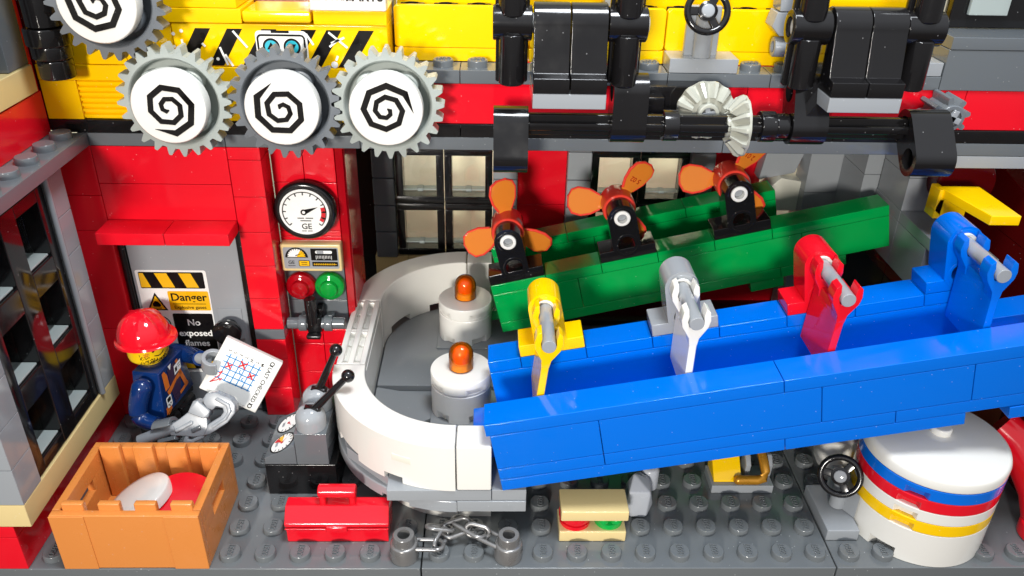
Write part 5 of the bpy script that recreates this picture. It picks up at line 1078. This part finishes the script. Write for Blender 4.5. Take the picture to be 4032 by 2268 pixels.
wpl('hook_jaw', [(1.2, -0.16), (1.42, -0.1), (1.96, 0.26), (2.2, 0.56), (2.22, 0.82), (2.08, 1.02), (1.6, 1.24), (1.32, 1.2), (1.2, 1.02), (1.24, 0.86), (1.34, 0.72), (1.5, 0.66), (1.62, 0.78), (1.82, 0.72), (1.84, 0.6), (1.74, 0.46), (1.36, 0.22)], -0.2, 0.2)
wpl('rib', [(0.3, 0.04), (0.82, 0.34), (0.9, 0.30), (0.88, 0.22), (0.36, -0.06)], 0.14, 0.20, bv=0.02)
wpl('rib', [(1.5, 0.08), (1.94, 0.36), (2.1, 0.62), (2.06, 0.86), (1.66, 1.08), (1.58, 1.0), (1.92, 0.8), (1.98, 0.62), (1.84, 0.42), (1.46, 0.18)], 0.18, 0.24, bv=0.02)
wpl('collar', [(0.62, -0.14), (0.52, -0.34), (0.62, -0.42), (0.82, -0.42), (1.2, -0.24), (1.26, -0.12), (1.1, -0.1), (0.82, -0.28), (0.7, -0.28), (0.76, -0.14)], -0.14, 0.14)
wpl('adjuster', [(0.86, -0.06), (1.14, 0.06), (1.1, 0.2), (0.82, 0.06)], 0.13, 0.2, 'dark_grey', 0.02)

# ------------------------------------------------------------------ clipboard in the far hand
g = thing('clipboard', 'white tile clipboard with a hand drawn check chart', 'clipboard', (-1.15, 5.5, 2.77))
tl_, tr_, bl_, br_ = Vector((-1.5, 5.8, 4.11)), Vector((0.17, 5.8, 3.12)), Vector((-2.49, 5.2, 2.45)), Vector((-0.79, 5.2, 1.41))
cc = (tl_+tr_+bl_+br_)/4; Mc = frame(cc, (tr_-tl_)+(br_-bl_), (tl_-bl_)+(tr_-br_)); hw, hh = 0.98, 0.98
bm = NB(); box(bm, -hw, hw, -hh, hh, -0.26, 0.0, 0.03, mtx=Mc); obj('tile', bm, 'white', g)
pp = decal('paper', g, Mc, [rrect(-0.88, 0.86, -0.88, 0.88, 0.06)], 'print_white', 0.006)
# chart lines: columns run down, rows run across (written turned a quarter)
gl = []
for k in range(6): gl += stroke([(-0.62+0.2*k+0.02, 0.55), (-0.6+0.2*k, -0.4)], 0.036)
for k in range(5): gl += stroke([(-0.72, 0.42-0.2*k), (0.48, 0.44-0.2*k)], 0.036)
decal('chart_line', pp, Mc, gl, 'print_blue', 0.012)
def cross(x, y, s=0.09): return stroke([(x-s, y-s), (x+s, y+s)], 0.05) + stroke([(x-s, y+s), (x+s, y-s)], 0.05)
decal('red_mark', pp, Mc, cross(-0.48, 0.14) + cross(-0.1, 0.36, 0.11) + cross(0.28, 0.12) + stroke([(-0.66, -0.22), (-0.58, -0.1), (-0.62, -0.3), (-0.78, -0.62), (-0.66, -0.5), (-0.6, -0.46), (-0.56, -0.38), (-0.52, -0.44), (-0.5, -0.34)], 0.035), 'print_red', 0.016)
decal('tick_mark', pp, Mc, stroke([(-0.08, 0.18), (-0.12, 0.1), (-0.04, 0.04)], 0.03) + stroke([(0.1, -0.02), (0.06, -0.1), (0.14, -0.16)], 0.03), 'print_blue', 0.016)
lettering(pp, Mc, 'LAST CHECKED', 0.19, 'ink', (0.70, 0.0), 0.014, rot=-90, bold=0.012)
for k, s_ in enumerate('SSFTWTM'): lettering(pp, Mc, s_, 0.15, 'ink', (-0.68+0.185*k, 0.63), 0.014, rot=-80, bold=0.006)
decal('nut_mark', pp, Mc, ringpoly(0.70, 0.80, 0.045, 0.075, 0, 360, 18) + ringpoly(0.70, -0.82, 0.045, 0.075, 0, 360, 18) + stroke([(0.63, 0.72), (0.77, 0.72)], 0.025) + stroke([(0.63, -0.74), (0.77, -0.74)], 0.025), 'ink', 0.014)

# ------------------------------------------------------------------ final scaling to real size
def finish():
    done = set()
    for o in list(scn.objects):
        if o.type == 'MESH' and o.data.name not in done:
            done.add(o.data.name); o.data.transform(Matrix.Scale(S, 4))
        if o.type in ('MESH', 'EMPTY'): o.location = o.location*S
finish()
